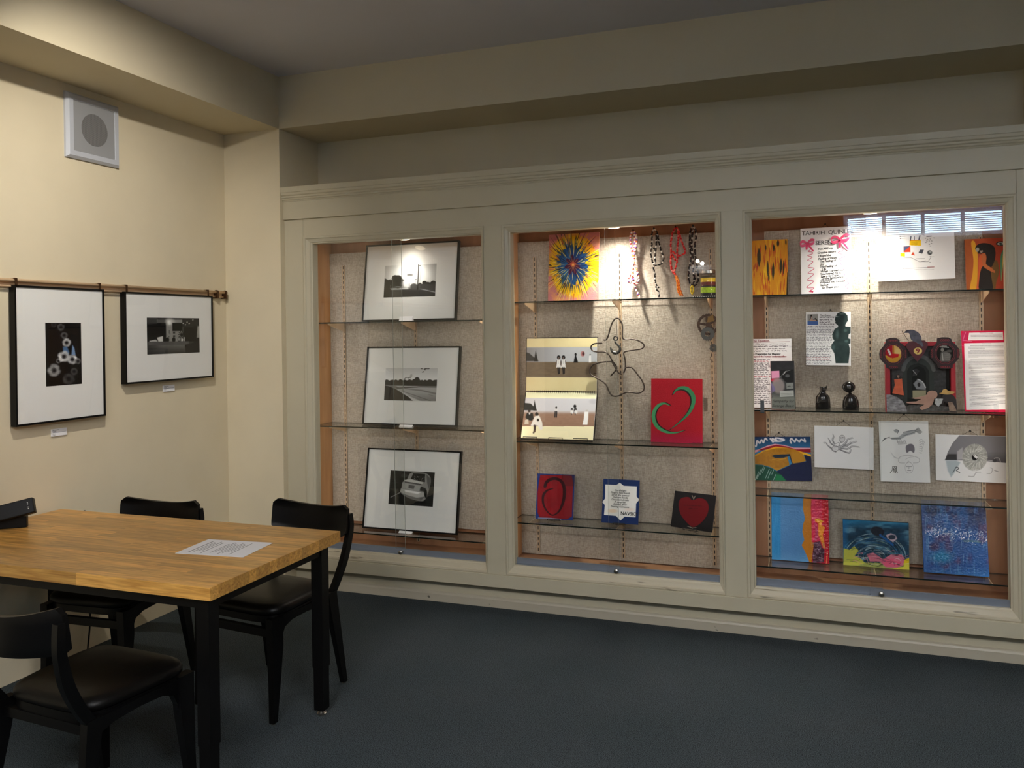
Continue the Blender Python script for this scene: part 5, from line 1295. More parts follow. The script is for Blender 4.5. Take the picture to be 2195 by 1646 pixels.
# second shelf
zb = SH['3B']
q = [(-30, 585), (630, 590), (652, 1560), (-25, 1562)]
A = Art(q, 170, (236, 234, 236)); RED = (150, 20, 40); BLK = (34, 24, 34)
A.stroke([(60, 636), (610, 630)], 4, (120, 60, 70)); A.scrawl(130, 250, 662, 26, BLK, 1); A.scrawl(270, 550, 662, 16, (120, 110, 130), 2)
for i, y in enumerate((695, 730, 762)): A.scrawl(85, 570 - 30 * (i % 2), y, 22, BLK, 10 + i)
for i, y in enumerate(range(880, 1520, 27)): A.scrawl(88 + (i * 31 % 22), 355 - (i * 47 % 60), y, 20, RED if i in (1, 9) else BLK, 30 + i)
A.stroke([(540, 690), (640, 700), (640, 712), (560, 706)], 6, (190, 186, 196), .6)
loc, rot, w, h = place_lean(K11, q, zb, 4.535, 4.60)
r = empty('handwritten_notice', loc, rot, 'white handwritten sheet of red and black lines behind a dark booklet', 'paper')
board(r, w, h, .003, m_paper, name='sheet'); A.build('written_surface', m_print, r, w, h, 0)
def uvq(q, w, h, x, y):
    qq = np.array(q, float); ex = ((qq[1] - qq[0]) + (qq[2] - qq[3])) / 2; ey = ((qq[3] - qq[0]) + (qq[2] - qq[1])) / 2
    u = np.linalg.solve(np.array([ex, ey]).T, np.array([x, y]) - qq.mean(0)); return float(u[0] * w), float((.5 - u[1]) * h)
m_redink = mat('dark_red_ink', (130, 16, 40), .7)
s_ = w / 660
a = uvq(q, w, h, 70, 628); text(r, 'The Equation,', a[0], a[1], 46 * s_, m_redink, bold=.0004)
a = uvq(q, w, h, 85, 814); text(r, 'as Preparation for Meaning', a[0], a[1], 36 * s_, bold=.0005)
a = uvq(q, w, h, 85, 850); text(r, 'beyond the human understanding', a[0], a[1], 35 * s_, m_redink, bold=.0005)

q = [(370, 865), (692, 870), (672, 1548), (340, 1535)]
A = Art(q, 130, (54, 56, 58)); A.mix(np.clip((A.Y - 1280) / 120, 0, 1), (120, 124, 118)); A.rect(330, 860, 700, 1000, (36, 36, 40), soft=6); A.mix((A.Y < 1000) * A.noise(3, 60) * .4, (70, 70, 74))
A.poly([(372, 1008), (485, 1005), (482, 1105), (370, 1112)], (224, 150, 184), 4); A.poly([(370, 1115), (470, 1108), (480, 1150), (400, 1165), (360, 1150)], (200, 40, 70), 6); A.ell(455, 1215, 90, 110, (150, 140, 140), .9, 30); A.poly([(350, 1150), (400, 1230), (410, 1280), (355, 1320)], (120, 110, 150), 8)
A.poly([(490, 1000), (690, 990), (680, 1180), (570, 1170), (495, 1080)], (22, 22, 24), 8); A.stroke([(500, 1090), (560, 1020), (640, 1000)], 6, (120, 124, 126)); A.stroke([(540, 1060), (580, 1010)], 8, (190, 190, 190)); A.ell(595, 1080, 34, 22, (96, 98, 100), .8, 10)
A.poly([(475, 1290), (668, 1285), (665, 1370), (470, 1375)], (176, 180, 176), 3)
for y in (1308, 1328, 1350): A.typed(485, 650, y, 9, (110, 110, 112), y)
A.poly([(570, 1185), (670, 1178), (668, 1260), (570, 1268)], (130, 134, 132), 3); A.scrawl(585, 655, 1228, 14, (30, 30, 32), 4); A.stroke([(360, 1220), (370, 1350), (350, 1390)], 5, (60, 60, 66))
loc, rot, w, h = place_lean(K11, q, zb, 4.490, 4.540, yaw=math.radians(6))
r = empty('grey_booklet', loc, rot, 'dark grey collage booklet standing in front of the handwritten sheet', 'booklet')
MB().box(-w / 2, w / 2, .0006, .012, .0005, h).build('pages', mat('page_edges', (150, 40, 40), .7), r); MB().box(w / 2 - .001, w / 2 + .004, .0004, .0125, 0, h + .001).build('spine', mat('booklet_spine', (26, 20, 22), .5), r)
A.build('cover', m_print, r, w, h, 0)
a = uvq(q, w, h, 362, 1446); text(r, 'Sympathy for', a[0], a[1], 56 * w / 330, shear=.3); a = uvq(q, w, h, 348, 1512); text(r, 'Strange Beast', a[0], a[1], 56 * w / 330, shear=.3)

q = [(828, 190), (1465, 185), (1475, 945), (845, 940)]
A = Art(q, 200, (242, 242, 244))
A.poly([(850, 222), (1003, 218), (1008, 370), (855, 372)], (150, 150, 146), 3); A.poly([(853, 318), (1006, 316), (1008, 370), (855, 372)], (70, 104, 170), 3); A.poly([(880, 290), (930, 300), (1000, 305), (990, 316), (890, 312)], (196, 150, 130), 4); A.poly([(930, 300), (965, 272), (1000, 308), (985, 312), (962, 292)], (24, 22, 24), 3); A.stroke([(905, 240), (888, 300)], 9, (40, 34, 34)); A.stroke([(908, 250), (915, 300)], 7, (190, 140, 120)); A.ell(906, 240, 12, 14, (26, 22, 22))
for i, y in enumerate((268, 300, 332, 360)): A.scrawl(1026, 1232 - 20 * (i % 3), y, 17, BLK, 60 + i)
for i, y in enumerate(range(394, 925, 22)): A.scrawl(842, 1228 - (i * 37 % 34) if i < 10 else 1205 - (i * 53 % 40), y, 15.5, (120, 30, 50) if i in (20, 21) else (46, 44, 60), 80 + i)
GR = (58, 78, 78)
A.poly([(1290, 260), (1255, 240), (1240, 300), (1252, 322), (1246, 345), (1285, 375), (1292, 400), (1240, 430), (1210, 500), (1212, 560), (1240, 590), (1200, 650), (1198, 700), (1240, 770), (1262, 912), (1440, 912), (1455, 760), (1455, 700), (1440, 640), (1465, 630), (1465, 570), (1435, 560), (1440, 500), (1465, 490), (1465, 400), (1395, 395), (1390, 370), (1425, 310), (1420, 240), (1380, 200), (1330, 186), (1280, 205), (1255, 250)], GR, 3)
A.mix(np.where((A.C.sum(-1) < 260) & (A.X > 1195), A.noise(6, 70) * .55, 0), (26, 36, 38)); A.ell(1280, 500, 22, 60, (120, 150, 146), .5, 26); A.ell(1230, 690, 18, 40, (110, 140, 138), .4, 22); A.ell(1340, 215, 30, 12, (150, 170, 168), .5, 14); A.stroke([(1270, 262), (1300, 256)], 7, (150, 170, 168), .8); A.stroke([(1300, 290), (1330, 320)], 8, (30, 40, 42), .7); A.ell(1408, 600, 24, 18, (110, 140, 136), .5, 14); A.ell(1395, 450, 22, 20, (100, 130, 124), .5, 16); A.ell(1450, 535, 14, 30, (236, 236, 238), .9, 6)
loc, rot, w, h = place_hang(K11, q, 4.644)
r = empty('statue_story_sheet', loc, rot, 'white handwritten sheet with a printed green bronze statue', 'paper')
board(r, w, h, .005, m_paper, name='sheet'); A.build('printed_surface', m_print, r, w, h, 0); hanger(r, w, .012, .010, h, .03)
a = uvq(q, w, h, 1024, 246); text(r, 'The Queen', a[0], a[1], 36 * w / 640, shear=.2, bold=.0002); MB().box(a[0], a[0] + .075, -.0006, -.0004, a[1] - .003, a[1] - .0022).build('underline', m_ink, r)

m_clay = mat('black_glazed_clay', (15, 13, 13), .18, spec=.6)
# bird-headed figurine
yb = 4.545
p0, p1 = on(*K11((970, 1560)), 1, yb), on(*K11((1192, 1560)), 1, yb); W_ = p1[0] - p0[0]; cx = (p0[0] + p1[0]) / 2; u_ = W_ / 222
r = empty('bird_figurine', (cx, yb, zb + .0005), label='black clay bird headed figurine with wire whiskers', cat='figurine')
def ovals(mb, st, seg=24):
    mb.loft([[(x + a_ * math.cos(2 * math.pi * k / seg), y + b_ * math.sin(2 * math.pi * k / seg), z_) for k in range(seg)] for (x, y, z_, a_, b_) in st]); return mb
ovals(MB(), [(0, 0, 0, 104 * u_, 70 * u_), (0, 0, 40 * u_, 108 * u_, 74 * u_), (0, 0, 110 * u_, 104 * u_, 72 * u_), (0, 0, 180 * u_, 100 * u_, 68 * u_), (0, 0, 215 * u_, 78 * u_, 58 * u_), (-4 * u_, 0, 245 * u_, 48 * u_, 44 * u_), (0, 0, 270 * u_, 42 * u_, 40 * u_), (4 * u_, 0, 300 * u_, 50 * u_, 44 * u_), (6 * u_, 0, 325 * u_, 40 * u_, 38 * u_), (6 * u_, 0, 338 * u_, 14 * u_, 14 * u_)]).build('body', m_clay, r, smooth=True)
for s in (-1, 1):
    ovals(MB(), [(6 * u_ + s * 32 * u_, 0, 300 * u_, 16 * u_, 12 * u_), (6 * u_ + s * 42 * u_, 0, 330 * u_, 12 * u_, 9 * u_), (6 * u_ + s * 48 * u_, 0, 356 * u_, 2 * u_, 2 * u_)]).build('ear', m_clay, r, smooth=True)
MB().tube(catmull([(-90 * u_, -40 * u_, 95 * u_), (-40 * u_, -78 * u_, 110 * u_), (30 * u_, -80 * u_, 130 * u_), (80 * u_, -50 * u_, 185 * u_)], 6), [.2 * 40 * u_ + 8 * u_] * 19, 8).build('folded_arm', m_clay, r, smooth=True)
for d in ((-110, 60), (-105, 30), (120, -20), (115, 10), (150, -40)):
    MB().tube([(6 * u_, -40 * u_, 300 * u_), (d[0] * u_, -60 * u_, (310 + d[1]) * u_)], .0007, 5).build('whisker', m_wire, r)
# round headed figurine
p0, p1 = on(*K11((1355, 1560)), 1, yb), on(*K11((1592, 1560)), 1, yb); cx = (p0[0] + p1[0]) / 2; u_ = (p1[0] - p0[0]) / 237
r = empty('round_head_figurine', (cx, yb, zb + .0005), label='black glazed clay figurine with a big round head', cat='figurine')
ovals(MB(), [(0, 0, 0, 114 * u_, 76 * u_), (0, 0, 60 * u_, 118 * u_, 78 * u_), (0, 0, 130 * u_, 112 * u_, 74 * u_), (0, 0, 190 * u_, 92 * u_, 64 * u_), (0, 0, 225 * u_, 58 * u_, 48 * u_), (-4 * u_, 0, 245 * u_, 26 * u_, 24 * u_), (-8 * u_, 0, 262 * u_, 22 * u_, 20 * u_)]).build('body', m_clay, r, smooth=True)
hd = [(-24 * u_, 0, (346 - 86 * math.cos(t_)) * u_, max(1, 93 * math.sin(t_)) * u_, max(1, 60 * math.sin(t_)) * u_) for t_ in np.linspace(.05, math.pi - .05, 14)]
h_ = ovals(MB(), hd, 28).build('head', m_clay, r, smooth=True)
for s in (-1, 1): MB().lathe([(.001, 0), (.0022, .001), (.001, .002)], 8).build('eye', m_steel, h_, loc=((-24 + s * 14) * u_, -60 * u_, 338 * u_), rot=(math.radians(90), 0, 0))
ovals(MB(), [(0, 0, -.004, .002, .001), (0, 0, 0, .004, .003), (0, 0, .008, .003, .003)], 10).build('nose', m_clay, h_, smooth=True, loc=(-24 * u_, -58 * u_, 322 * u_))

# shrine box
yb = 4.530
Q = lambda x, y, yy=yb: on(*K12((x, y)), 1, yy)
c0 = (Q(275, 1500) + Q(1310, 1500)) / 2; u_ = (Q(1310, 1500) - Q(275, 1500))[0] / 1035; H_ = 1130 * u_
sx = lambda x: (x - 792) * u_
sz = lambda y: (1500 - y) * u_
r = empty('shrine_box', (c0[0], yb, zb + .0005), label='red framed shrine box collage with a dark heart numbered nine', cat='shrine')
MB().sweep_rect(sx(272), sx(1300), 0, sz(372), [(0, .06), (0, 0), (66 * u_, 0), (66 * u_, .055)]).build('box_frame', m_red, r)
MB().box(sx(280), sx(1290), .056, .06, .002, sz(380)).build('box_back', m_ink, r)
A = Art([(340, 440), (1215, 440), (1215, 1500), (340, 1500)], 160, (92, 92, 92)); A.mix(A.noise(3, 40, 30) * .8, (56, 58, 58))
for yy_ in range(480, 1500, 56):
    A.stroke([(340, yy_), (1215, yy_)], 5, (50, 52, 52), .6)
    for xx in range(340 + (yy_ % 112) // 2, 1215, 90): A.stroke([(xx, yy_), (xx, yy_ + 56)], 4, (54, 56, 56), .6)
A.rect(340, 440, 372, 1500, (20, 20, 20)); A.rect(1172, 440, 1215, 1500, (22, 22, 22))
A.poly([(540, 1500), (540, 830), (580, 700), (680, 610), (770, 590), (870, 620), (970, 720), (1000, 830), (1000, 1500)], (70, 76, 74), 8, smooth=0); A.poly([(600, 1500), (600, 850), (650, 760), (770, 720), (880, 770), (930, 850), (930, 1500)], (44, 50, 48), 8)
A.stroke([(545, 830), (590, 700), (690, 620), (770, 600), (870, 630), (960, 720), (995, 830)], 60, (140, 142, 140), .6, 5)
A.poly([(672, 1165), (672, 850), (720, 785), (780, 770), (850, 800), (880, 870), (880, 1165)], (28, 30, 32), 4); A.poly([(680, 1170), (880, 1165), (878, 1290), (680, 1290)], (176, 172, 140), 4)
A.poly([(680, 940), (700, 820), (750, 815), (790, 850), (740, 920)], (60, 62, 66), 10); A.stroke([(690, 840), (720, 880), (740, 910)], 8, (210, 210, 212)); A.poly([(690, 1060), (760, 980), (830, 1020), (875, 1100), (875, 1160), (740, 1150)], (150, 154, 158), 12); A.stroke([(760, 985), (830, 1030), (872, 1120)], 16, (226, 228, 230), .9, 4); A.ell(775, 1075, 22, 34, (34, 34, 36), .9, 8)
A.build('arch_backdrop', m_print, r, 875 * u_, 1060 * u_, .03, sx(340), 0)
# cut-out figures standing in front
def cutout(name, pts, y, m, th=.002, smooth=0):
    if smooth: pts = [tuple(p) for p in catmull(pts, smooth, True)][:-1]
    return MB().prism([(sx(p[0]), sz(p[1])) for p in pts], y, y + th, 'y').build(name, m, r)
m_orange = mat('orange_dress', (226, 104, 62), .6, var=.12, scale=40); m_skin = mat('print_skin', (168, 132, 114), .6); m_hair = mat('print_dark_hair', (40, 28, 26), .6)
cutout('dress_figure', [(400, 985), (520, 970), (528, 1100), (545, 1250), (370, 1215), (410, 1080)], .012, m_orange)
cutout('dress_figure_head', [(436, 920), (465, 898), (492, 925), (496, 985), (470, 960), (435, 985)], .0115, m_hair); cutout('dress_figure_face', [(445, 915), (478, 915), (480, 950), (462, 965), (446, 950)], .0108, m_skin)
cutout('grey_rock', [(275, 1235), (340, 1235), (440, 1275), (520, 1340), (560, 1420), (580, 1500), (280, 1500)], -.004, mat('grey_wave_print', (148, 146, 150), .6, var=.5, scale=45, stretch=(1, 1, 2)))
cutout('dark_rock', [(575, 1500), (560, 1440), (620, 1400), (760, 1400), (900, 1380), (1000, 1400), (1180, 1420), (1310, 1450), (1310, 1500)], -.002, mat('rock_print', (82, 80, 78), .6, var=.6, scale=60))
m_sk2 = mat('figure_skin', (190, 150, 132), .6, var=.08, scale=30)
cutout('reclining_figure', [(640, 1285), (760, 1270), (860, 1240), (900, 1200), (985, 1290), (960, 1380), (900, 1440), (800, 1480), (760, 1440), (840, 1390), (700, 1380), (580, 1370), (575, 1350), (720, 1340), (800, 1300), (700, 1300)], -.006, m_sk2)
cutout('reclining_head', [(880, 1230), (895, 1180), (950, 1160), (1010, 1175), (1030, 1225), (1010, 1275), (950, 1290), (895, 1275)], -.008, m_sk2, smooth=4)
cutout('silver_cloth', [(1000, 1290), (1110, 1290), (1090, 1360), (1040, 1420), (985, 1370)], -.009, mat('silver_cloth', (186, 190, 190), .5, var=.3, scale=80))
cutout('hat_figure', [(1110, 1240), (1180, 1215), (1260, 1230), (1300, 1300), (1310, 1450), (1290, 1500), (1200, 1500), (1200, 1400), (1130, 1330), (1100, 1400), (1080, 1370)], -.007, mat('dark_coat_print', (44, 38, 40), .6))
cutout('trouser_leg', [(1180, 1340), (1240, 1340), (1290, 1440), (1300, 1490), (1200, 1490)], -.009, mat('trouser_print', (150, 128, 112), .6, var=.3, scale=60))
cutout('hat', [(1055, 1205), (1090, 1190), (1110, 1145), (1150, 1132), (1190, 1160), (1280, 1175), (1250, 1205), (1170, 1222)], -.011, mat('straw_hat_print', (206, 166, 96), .6, var=.15, scale=50), smooth=3)
m_med = mat('medallion_wood', (44, 14, 18), .4); m_medr = mat('medallion_red_ornament', (150, 24, 44), .45)
for (mx, my, kind) in ((385, 565, 0), (1145, 560, 1)):
    rx, rh = 200, 235
    pts = [(mx - 110, my - 245), (mx - 40, my - 265), (mx + 50, my - 260), (mx + 95, my - 235), (mx + 100, my - 190), (mx + 150, my - 150), (mx + 205, my - 70), (mx + 212, my + 20), (mx + 195, my + 80), (mx + 140, my + 150), (mx + 110, my + 180), (mx + 105, my + 230), (mx + 40, my + 248), (mx - 60, my + 248), (mx - 110, my + 220), (mx - 115, my + 180), (mx - 150, my + 140), (mx - 205, my + 70), (mx - 212, my), (mx - 200, my - 60), (mx - 140, my - 140), (mx - 112, my - 190)]
    md = cutout('medallion', pts, -.014, m_med, .012)
    mb = MB()
    for rr_ in (.80, .92):
        mb.tube([(sx(mx + rr_ * 160 * math.sin(t_)), -.0145, sz(my - rr_ * 182 * math.cos(t_))) for t_ in np.linspace(0, 2 * math.pi, 41)], .0009, 5)
    for sgn in (-1, 1):
        for dx_ in (-48, -16, 16, 48): mb.tube([(sx(mx + dx_ + 14 * math.sin(t_)), -.0145, sz(my + sgn * 215 - 14 * math.cos(t_))) for t_ in np.linspace(0, 2 * math.pi, 11)], .0011, 5)
        for dy_ in (-50, -17, 17, 50): mb.tube([(sx(mx + sgn * 185 + 11 * math.sin(t_)), -.0145, sz(my + dy_ - 11 * math.cos(t_))) for t_ in np.linspace(0, 2 * math.pi, 11)], .0010, 5)
    mb.build('carved_ornament', m_medr, md)
    ex, ey = 122, 145
    n_ = 60
    A = Art([(mx - ex, my - ey), (mx + ex, my - ey), (mx + ex, my + ey), (mx - ex, my + ey)], 60, (180, 20, 40) if kind == 0 else (24, 24, 24))
    if kind == 0:
        A.rect(mx - 10, my - 150, mx + 130, my + 40, (232, 190, 110), soft=10); A.stroke([(mx + 5, my - 140), (mx + 5, my + 20)], 18, (196, 120, 40)); A.ell(mx + 70, my - 40, 44, 50, (240, 206, 130), 1, 14)
        A.poly([(mx - 122, my + 10), (mx - 40, my + 60), (mx + 60, my + 20), (mx + 122, my), (mx + 122, my + 145), (mx - 122, my + 145)], (222, 176, 60), 10); A.poly([(mx - 50, my - 10), (mx + 90, my + 0), (mx + 70, my + 50), (mx - 20, my + 70)], (206, 24, 34), 8); A.stroke([(mx - 75, my - 70), (mx - 45, my + 5)], 32, (240, 226, 220)); A.mix((A.Y > my + 50) * A.noise(3, 24) * .5, (196, 110, 40))
    else:
        A.stroke([(mx - 70, my - 110), (mx + 50, my - 100)], 14, (200, 198, 190)); A.stroke([(mx - 40, my - 122), (mx + 20, my - 118)], 20, (150, 148, 142)); A.ell(mx - 38, my - 60, 24, 32, (150, 146, 138), 1, 8); A.poly([(mx - 60, my - 20), (mx + 20, my - 40), (mx + 90, my + 20), (mx + 70, my + 130), (mx - 80, my + 130)], (110, 108, 104), 12)
        for k in range(7): A.stroke([(mx - 10, my + 5 + 16 * k), (mx + 70, my - 5 + 17 * k)], 4, (180, 178, 172)); 
        A.stroke([(mx - 40, my + 0), (mx - 30, my + 110)], 14, (190, 188, 180)); A.ell(mx + 60, my - 40, 40, 22, (90, 88, 84), 1, 10)
    # oval picture: clip the grid to an ellipse by moving its rim vertices
    o_ = A.build('oval_picture', m_print, md, 2 * ex * u_, 2 * ey * u_, -.0150, sx(mx - ex), sz(my + ey))
    bm = bmesh.new(); bm.from_mesh(o_.data)
    bmesh.ops.delete(bm, geom=[v for v in bm.verts if ((v.co.x - sx(mx)) / (ex * u_)) ** 2 + ((v.co.z - sz(my)) / (ey * u_)) ** 2 > 1.0], context='VERTS'); bm.to_mesh(o_.data); bm.free()
hrt = cutout('dark_heart', [(740, 690), (660, 590), (585, 470), (580, 410), (620, 360), (690, 352), (740, 395), (790, 345), (850, 345), (895, 390), (890, 450), (830, 570)], -.020, mat('heart_maroon', (92, 16, 32), .35), .008)
A = None
MB().prism([(sx(748 + 62 * math.cos(t_)), sz(516 + 56 * math.sin(t_))) for t_ in np.linspace(0, 2 * math.pi, 28, endpoint=False)], -.0215, -.0200, 'y').build('number_disc', mat('gold_disc', (240, 206, 110), .4), hrt)
text(hrt, '9', sx(748), sz(552), 112 * u_, mat('number_red', (150, 24, 30), .5), -.0219, 'CENTER', bold=.0012)
m_crow = mat('slate_bird_print', (84, 82, 96), .5, var=.35, scale=60)
cutout('perched_bird', [(548, 215), (580, 180), (640, 168), (700, 180), (760, 220), (795, 280), (800, 340), (830, 430), (800, 440), (760, 400), (690, 360), (650, 330), (632, 270), (620, 225), (575, 222)], -.026, m_crow, .004, smooth=3)
MB().tube([(sx(515), -.025, sz(185)), (sx(545), -.025, sz(240)), (sx(610), -.025, sz(350))], .0012, 6).build('twig', m_brown, r)

# pink bordered letter
q = [(1400, 345), (2075, 330), (2080, 1560), (1405, 1502)]
A = Art(q, 190, (216, 20, 70)); A.mix(A.noise(4, 60, 120) * .35, (180, 16, 60))
A.poly([(1430, 345), (1520, 350), (1480, 470), (1400, 520), (1400, 420)], (196, 40, 90), 10); A.stroke([(1470, 360), (1420, 480), (1560, 500)], 8, (240, 150, 180), .8); A.stroke([(1400, 560), (1500, 570), (2040, 520)], 6, (240, 140, 170), .6)
A.poly([(1520, 370), (2022, 352), (2022, 475), (1500, 482)], (246, 240, 242), 3); A.poly([(1438, 525), (2062, 512), (2072, 1518), (1420, 1482)], (244, 242, 244), 3)
A.typed(1680, 1880, 372, 9, (120, 40, 60), 1)
for i, y in enumerate((405, 428, 448)): A.typed(1545, 2010, y, 9, (70, 60, 70), 3 + i, slope=-.01)
A.typed(1705, 1840, 532, 10, (40, 40, 46), 2, al=.9)
y = 562; i = 0
for blk in (3, 7, 9, 4, 10, 6, 4, 4):
    for k in range(blk):
        yl = y; x0 = 1530 if k == 0 else 1500; A.typed(x0 - (y - 560) * .025, 2018 if k < blk - 1 else 1600 + (i * 71 % 300), yl, 9, (56, 54, 60), 20 + i, al=.75, slope=.012); y += 16.6; i += 1
    y += 15
loc, rot, w, h = place_lean(K12, q, zb, 4.515, 4.60)
r = empty('pink_letter', loc, rot, 'typed white letter mounted on a bright pink board', 'letter')
board(r, w, h, .004, mat('pink_board', (206, 20, 66), .5)); A.build('typed_surface', m_print, r, w, h, 0)

for px, py, lab, m_ in ((1634, 867, 'grey plastic clip on the shelf before the handwritten red and black sheet', mat('grey_clip', (92, 98, 104), .4)), (2135, 877, 'clear plastic clip on the shelf before the pink letter', m_clear)):
    p = on(px, py, 1, 4.447)
    r = empty('shelf_clip', (p[0], 4.446, zb - .012), label=lab, cat='clip')
    MB().box(-.010, .010, -.003, -.0005, -.004, .062).build('clip_tab', m_, r); MB().box(-.010, .010, -.003, .012, -.004, -.001).build('clip_foot', m_, r)

# third row: hung works
YH = 4.640
q = [(60, 410), (1015, 415), (1040, 1100), (70, 1094)]
A = Art(q, 180, (30, 74, 116)); A.mix(np.clip((A.Y - 460) / 200, 0, 1) * .8, (60, 140, 190)); A.mix(np.clip((470 - A.Y) / 60, 0, 1) * .6, (16, 36, 84))
A.poly([(60, 640), (200, 610), (360, 545), (470, 520), (620, 540), (760, 580), (1030, 585), (1030, 640), (800, 620), (480, 560), (250, 620), (60, 700)], (226, 160, 176), 8); A.poly([(200, 620), (380, 560), (490, 535), (640, 560), (800, 610), (1030, 605), (1030, 660), (820, 650), (480, 575), (260, 625)], (150, 24, 40), 6)
A.poly([(60, 770), (140, 700), (300, 620), (480, 565), (640, 580), (860, 640), (1030, 690), (1030, 740), (850, 680), (500, 600), (300, 640), (60, 790)], (236, 176, 30), 6)
A.poly([(60, 800), (150, 720), (300, 640), (480, 590), (640, 580), (780, 610), (900, 680), (950, 790), (850, 820), (730, 830), (700, 720), (690, 700), (660, 720), (690, 850), (490, 945), (400, 890), (260, 850), (60, 840)], (186, 130, 24), 6); A.mix(((A.Y > 600) & (A.Y < 900) & (A.X < 720) & (A.C[..., 0] > 150) & (A.C[..., 2] < 60)) * A.noise(3, 30) * .5, (130, 84, 14))
A.poly([(410, 715), (460, 692), (700, 682), (690, 715), (600, 740), (470, 745)], (24, 40, 60), 5); A.stroke([(420, 765), (500, 780), (640, 750)], 7, (206, 170, 60), .8); A.stroke([(695, 690), (720, 780), (735, 828)], 14, (16, 24, 60))
A.poly([(730, 835), (950, 800), (920, 690), (1045, 730), (1045, 1110), (620, 1110), (470, 960), (690, 860), (720, 840)], (16, 22, 66), 8)
A.poly([(60, 845), (260, 855), (420, 910), (560, 1010), (640, 1110), (60, 1110)], (14, 74, 56), 8); A.poly([(480, 1000), (560, 1010), (640, 1105), (440, 1105)], (20, 120, 70), 10)
for k, (x, y, L) in enumerate(((280, 880, 130), (300, 890, 90), (240, 920, 150), (200, 960, 130), (370, 920, 140), (400, 940, 120), (440, 930, 70), (470, 1005, 90), (180, 1020, 70))): A.stroke([(x, y), (x - L * .45, y + L)], 9, (206, 226, 224), .75)
for pts in ([(125, 520), (170, 560), (190, 470), (230, 510), (260, 455), (290, 500), (320, 435), (350, 460)], [(400, 440), (440, 490), (430, 440), (500, 470), (480, 430), (560, 440), (620, 460), (560, 480), (450, 480)], [(725, 510), (710, 470), (730, 440), (780, 490), (800, 450), (850, 490), (880, 455), (940, 490), (930, 450)]): A.stroke(pts, 24, (232, 226, 232), .95, 4)
loc, rot, w, h = place_hang(K14, q, YH)
r = empty('landscape_painting', loc, rot, 'small canvas of golden hills with green and navy fields', 'painting')
board(r, w, h, .010, mat('navy_canvas_edge', (20, 30, 60), .6), name='canvas'); A.build('painted_surface', m_paint, r, w, h, 0, gain=1.25); hanger(r, w, -.0, .022, h, .07)

def pencil_noise(A, seed, a=.10): A.mix(A.noise(seed, 90) * a, (190, 192, 196)); return A
q = [(1058, 235), (1985, 265), (1998, 930), (1068, 885)]
A = pencil_noise(Art(q, 190, (242, 242, 244)), 3); PC = (84, 84, 90)
arms = [[(1400, 600), (1330, 590), (1270, 540), (1250, 505), (1210, 505)], [(1370, 540), (1320, 510), (1300, 460), (1275, 430)], [(1380, 520), (1350, 460), (1365, 410), (1355, 370)], [(1460, 560), (1560, 560), (1620, 520), (1730, 480)], [(1460, 580), (1580, 600), (1660, 560), (1770, 570)], [(1500, 560), (1560, 500), (1590, 450), (1670, 425)], [(1450, 600), (1560, 650), (1620, 660), (1640, 600)], [(1400, 640), (1350, 620), (1310, 560)], [(1520, 540), (1600, 530), (1640, 490)]]
for a_ in arms: A.stroke(a_, (34, 26, 16, 6), (196, 196, 202), .8, 6); A.stroke([(x + 8, y + 8) for x, y in a_], (9, 8, 6, 4), PC, .8, 6); A.stroke([(x - 7, y - 7) for x, y in a_], (5, 5, 4, 3), PC, .7, 6)
A.ell(1500, 440, 46, 54, (214, 214, 218), .9, 8); A.ring(1500, 440, 46, 56, 5, PC, .8); A.ell(1484, 428, 7, 8, PC); A.ell(1514, 424, 7, 8, PC); A.stroke([(1470, 495), (1490, 500)], 6, PC); A.ell(1395, 590, 52, 40, (228, 228, 232), 1, 8); A.ring(1395, 595, 52, 46, 5, PC, .8); A.stroke([(1375, 570), (1425, 565)], 12, PC, .8); A.stroke([(1370, 600), (1410, 605)], 4, PC, .7)
A.stroke([(1400, 520), (1450, 500), (1460, 540), (1440, 560)], 8, PC, .6, 4)
loc, rot, w, h = place_hang(K14, q, YH)
r = empty('octopus_drawing', loc, rot, 'pencil drawing of an octopus with curling arms on white paper', 'drawing')
board(r, w, h, .003, m_paper, name='sheet'); A.build('drawing_surface', m_print, r, w, h, 0); hanger(r, w, .0, .030, h, .085)

q = [(105, 155), (838, 158), (855, 1060), (128, 1040)]
A = pencil_noise(Art(q, 170, (232, 234, 234)), 5)
PC = (82, 86, 90)
A.poly([(280, 400), (400, 390), (470, 330), (570, 300), (660, 290), (640, 340), (520, 370), (430, 420), (300, 430)], (168, 172, 176), 10)
for k in range(8): A.stroke([(640 + 10 * k, 300 + 6 * k), (690 + 8 * k, 250 + 9 * k)], 7, PC, .8); A.stroke([(270 - 12 * k, 390 + 3 * k), (190 - 6 * k, 410 + 8 * k)], 6, PC, .7)
A.stroke([(470, 320), (560, 300), (680, 280)], 10, PC, .8, 4); A.stroke([(470, 370), (600, 330), (720, 290)], 6, PC, .7, 4); A.stroke([(250, 400), (330, 410), (430, 415)], 8, PC, .8, 4); A.ell(370, 300, 34, 24, (150, 154, 158), .9, 8); A.stroke([(330, 290), (370, 280), (400, 300), (380, 340)], 7, PC, .9, 4)
for k in range(12): A.stroke([(370 + 12 * k, 420 + (k * 17 % 40)), (385 + 12 * k, 470 + (k * 29 % 30))], 6, (120, 124, 128), .6)
A.poly([(510, 520), (560, 490), (610, 500), (635, 560), (620, 620), (570, 590), (520, 620), (505, 570)], (120, 118, 128), 10, smooth=4)
for k in range(7): A.stroke([(700, 450 + 28 * k), (735 + 8 * (k % 3), 420 + 34 * k), (780 - 10 * k, 470 + 26 * k)], 6, (150, 154, 158), .8, 4); A.stroke([(280 + 10 * k, 600 + 16 * k), (330 + 10 * k, 690 + 2 * k), (420, 700)], 4, (176, 180, 184), .6, 4)
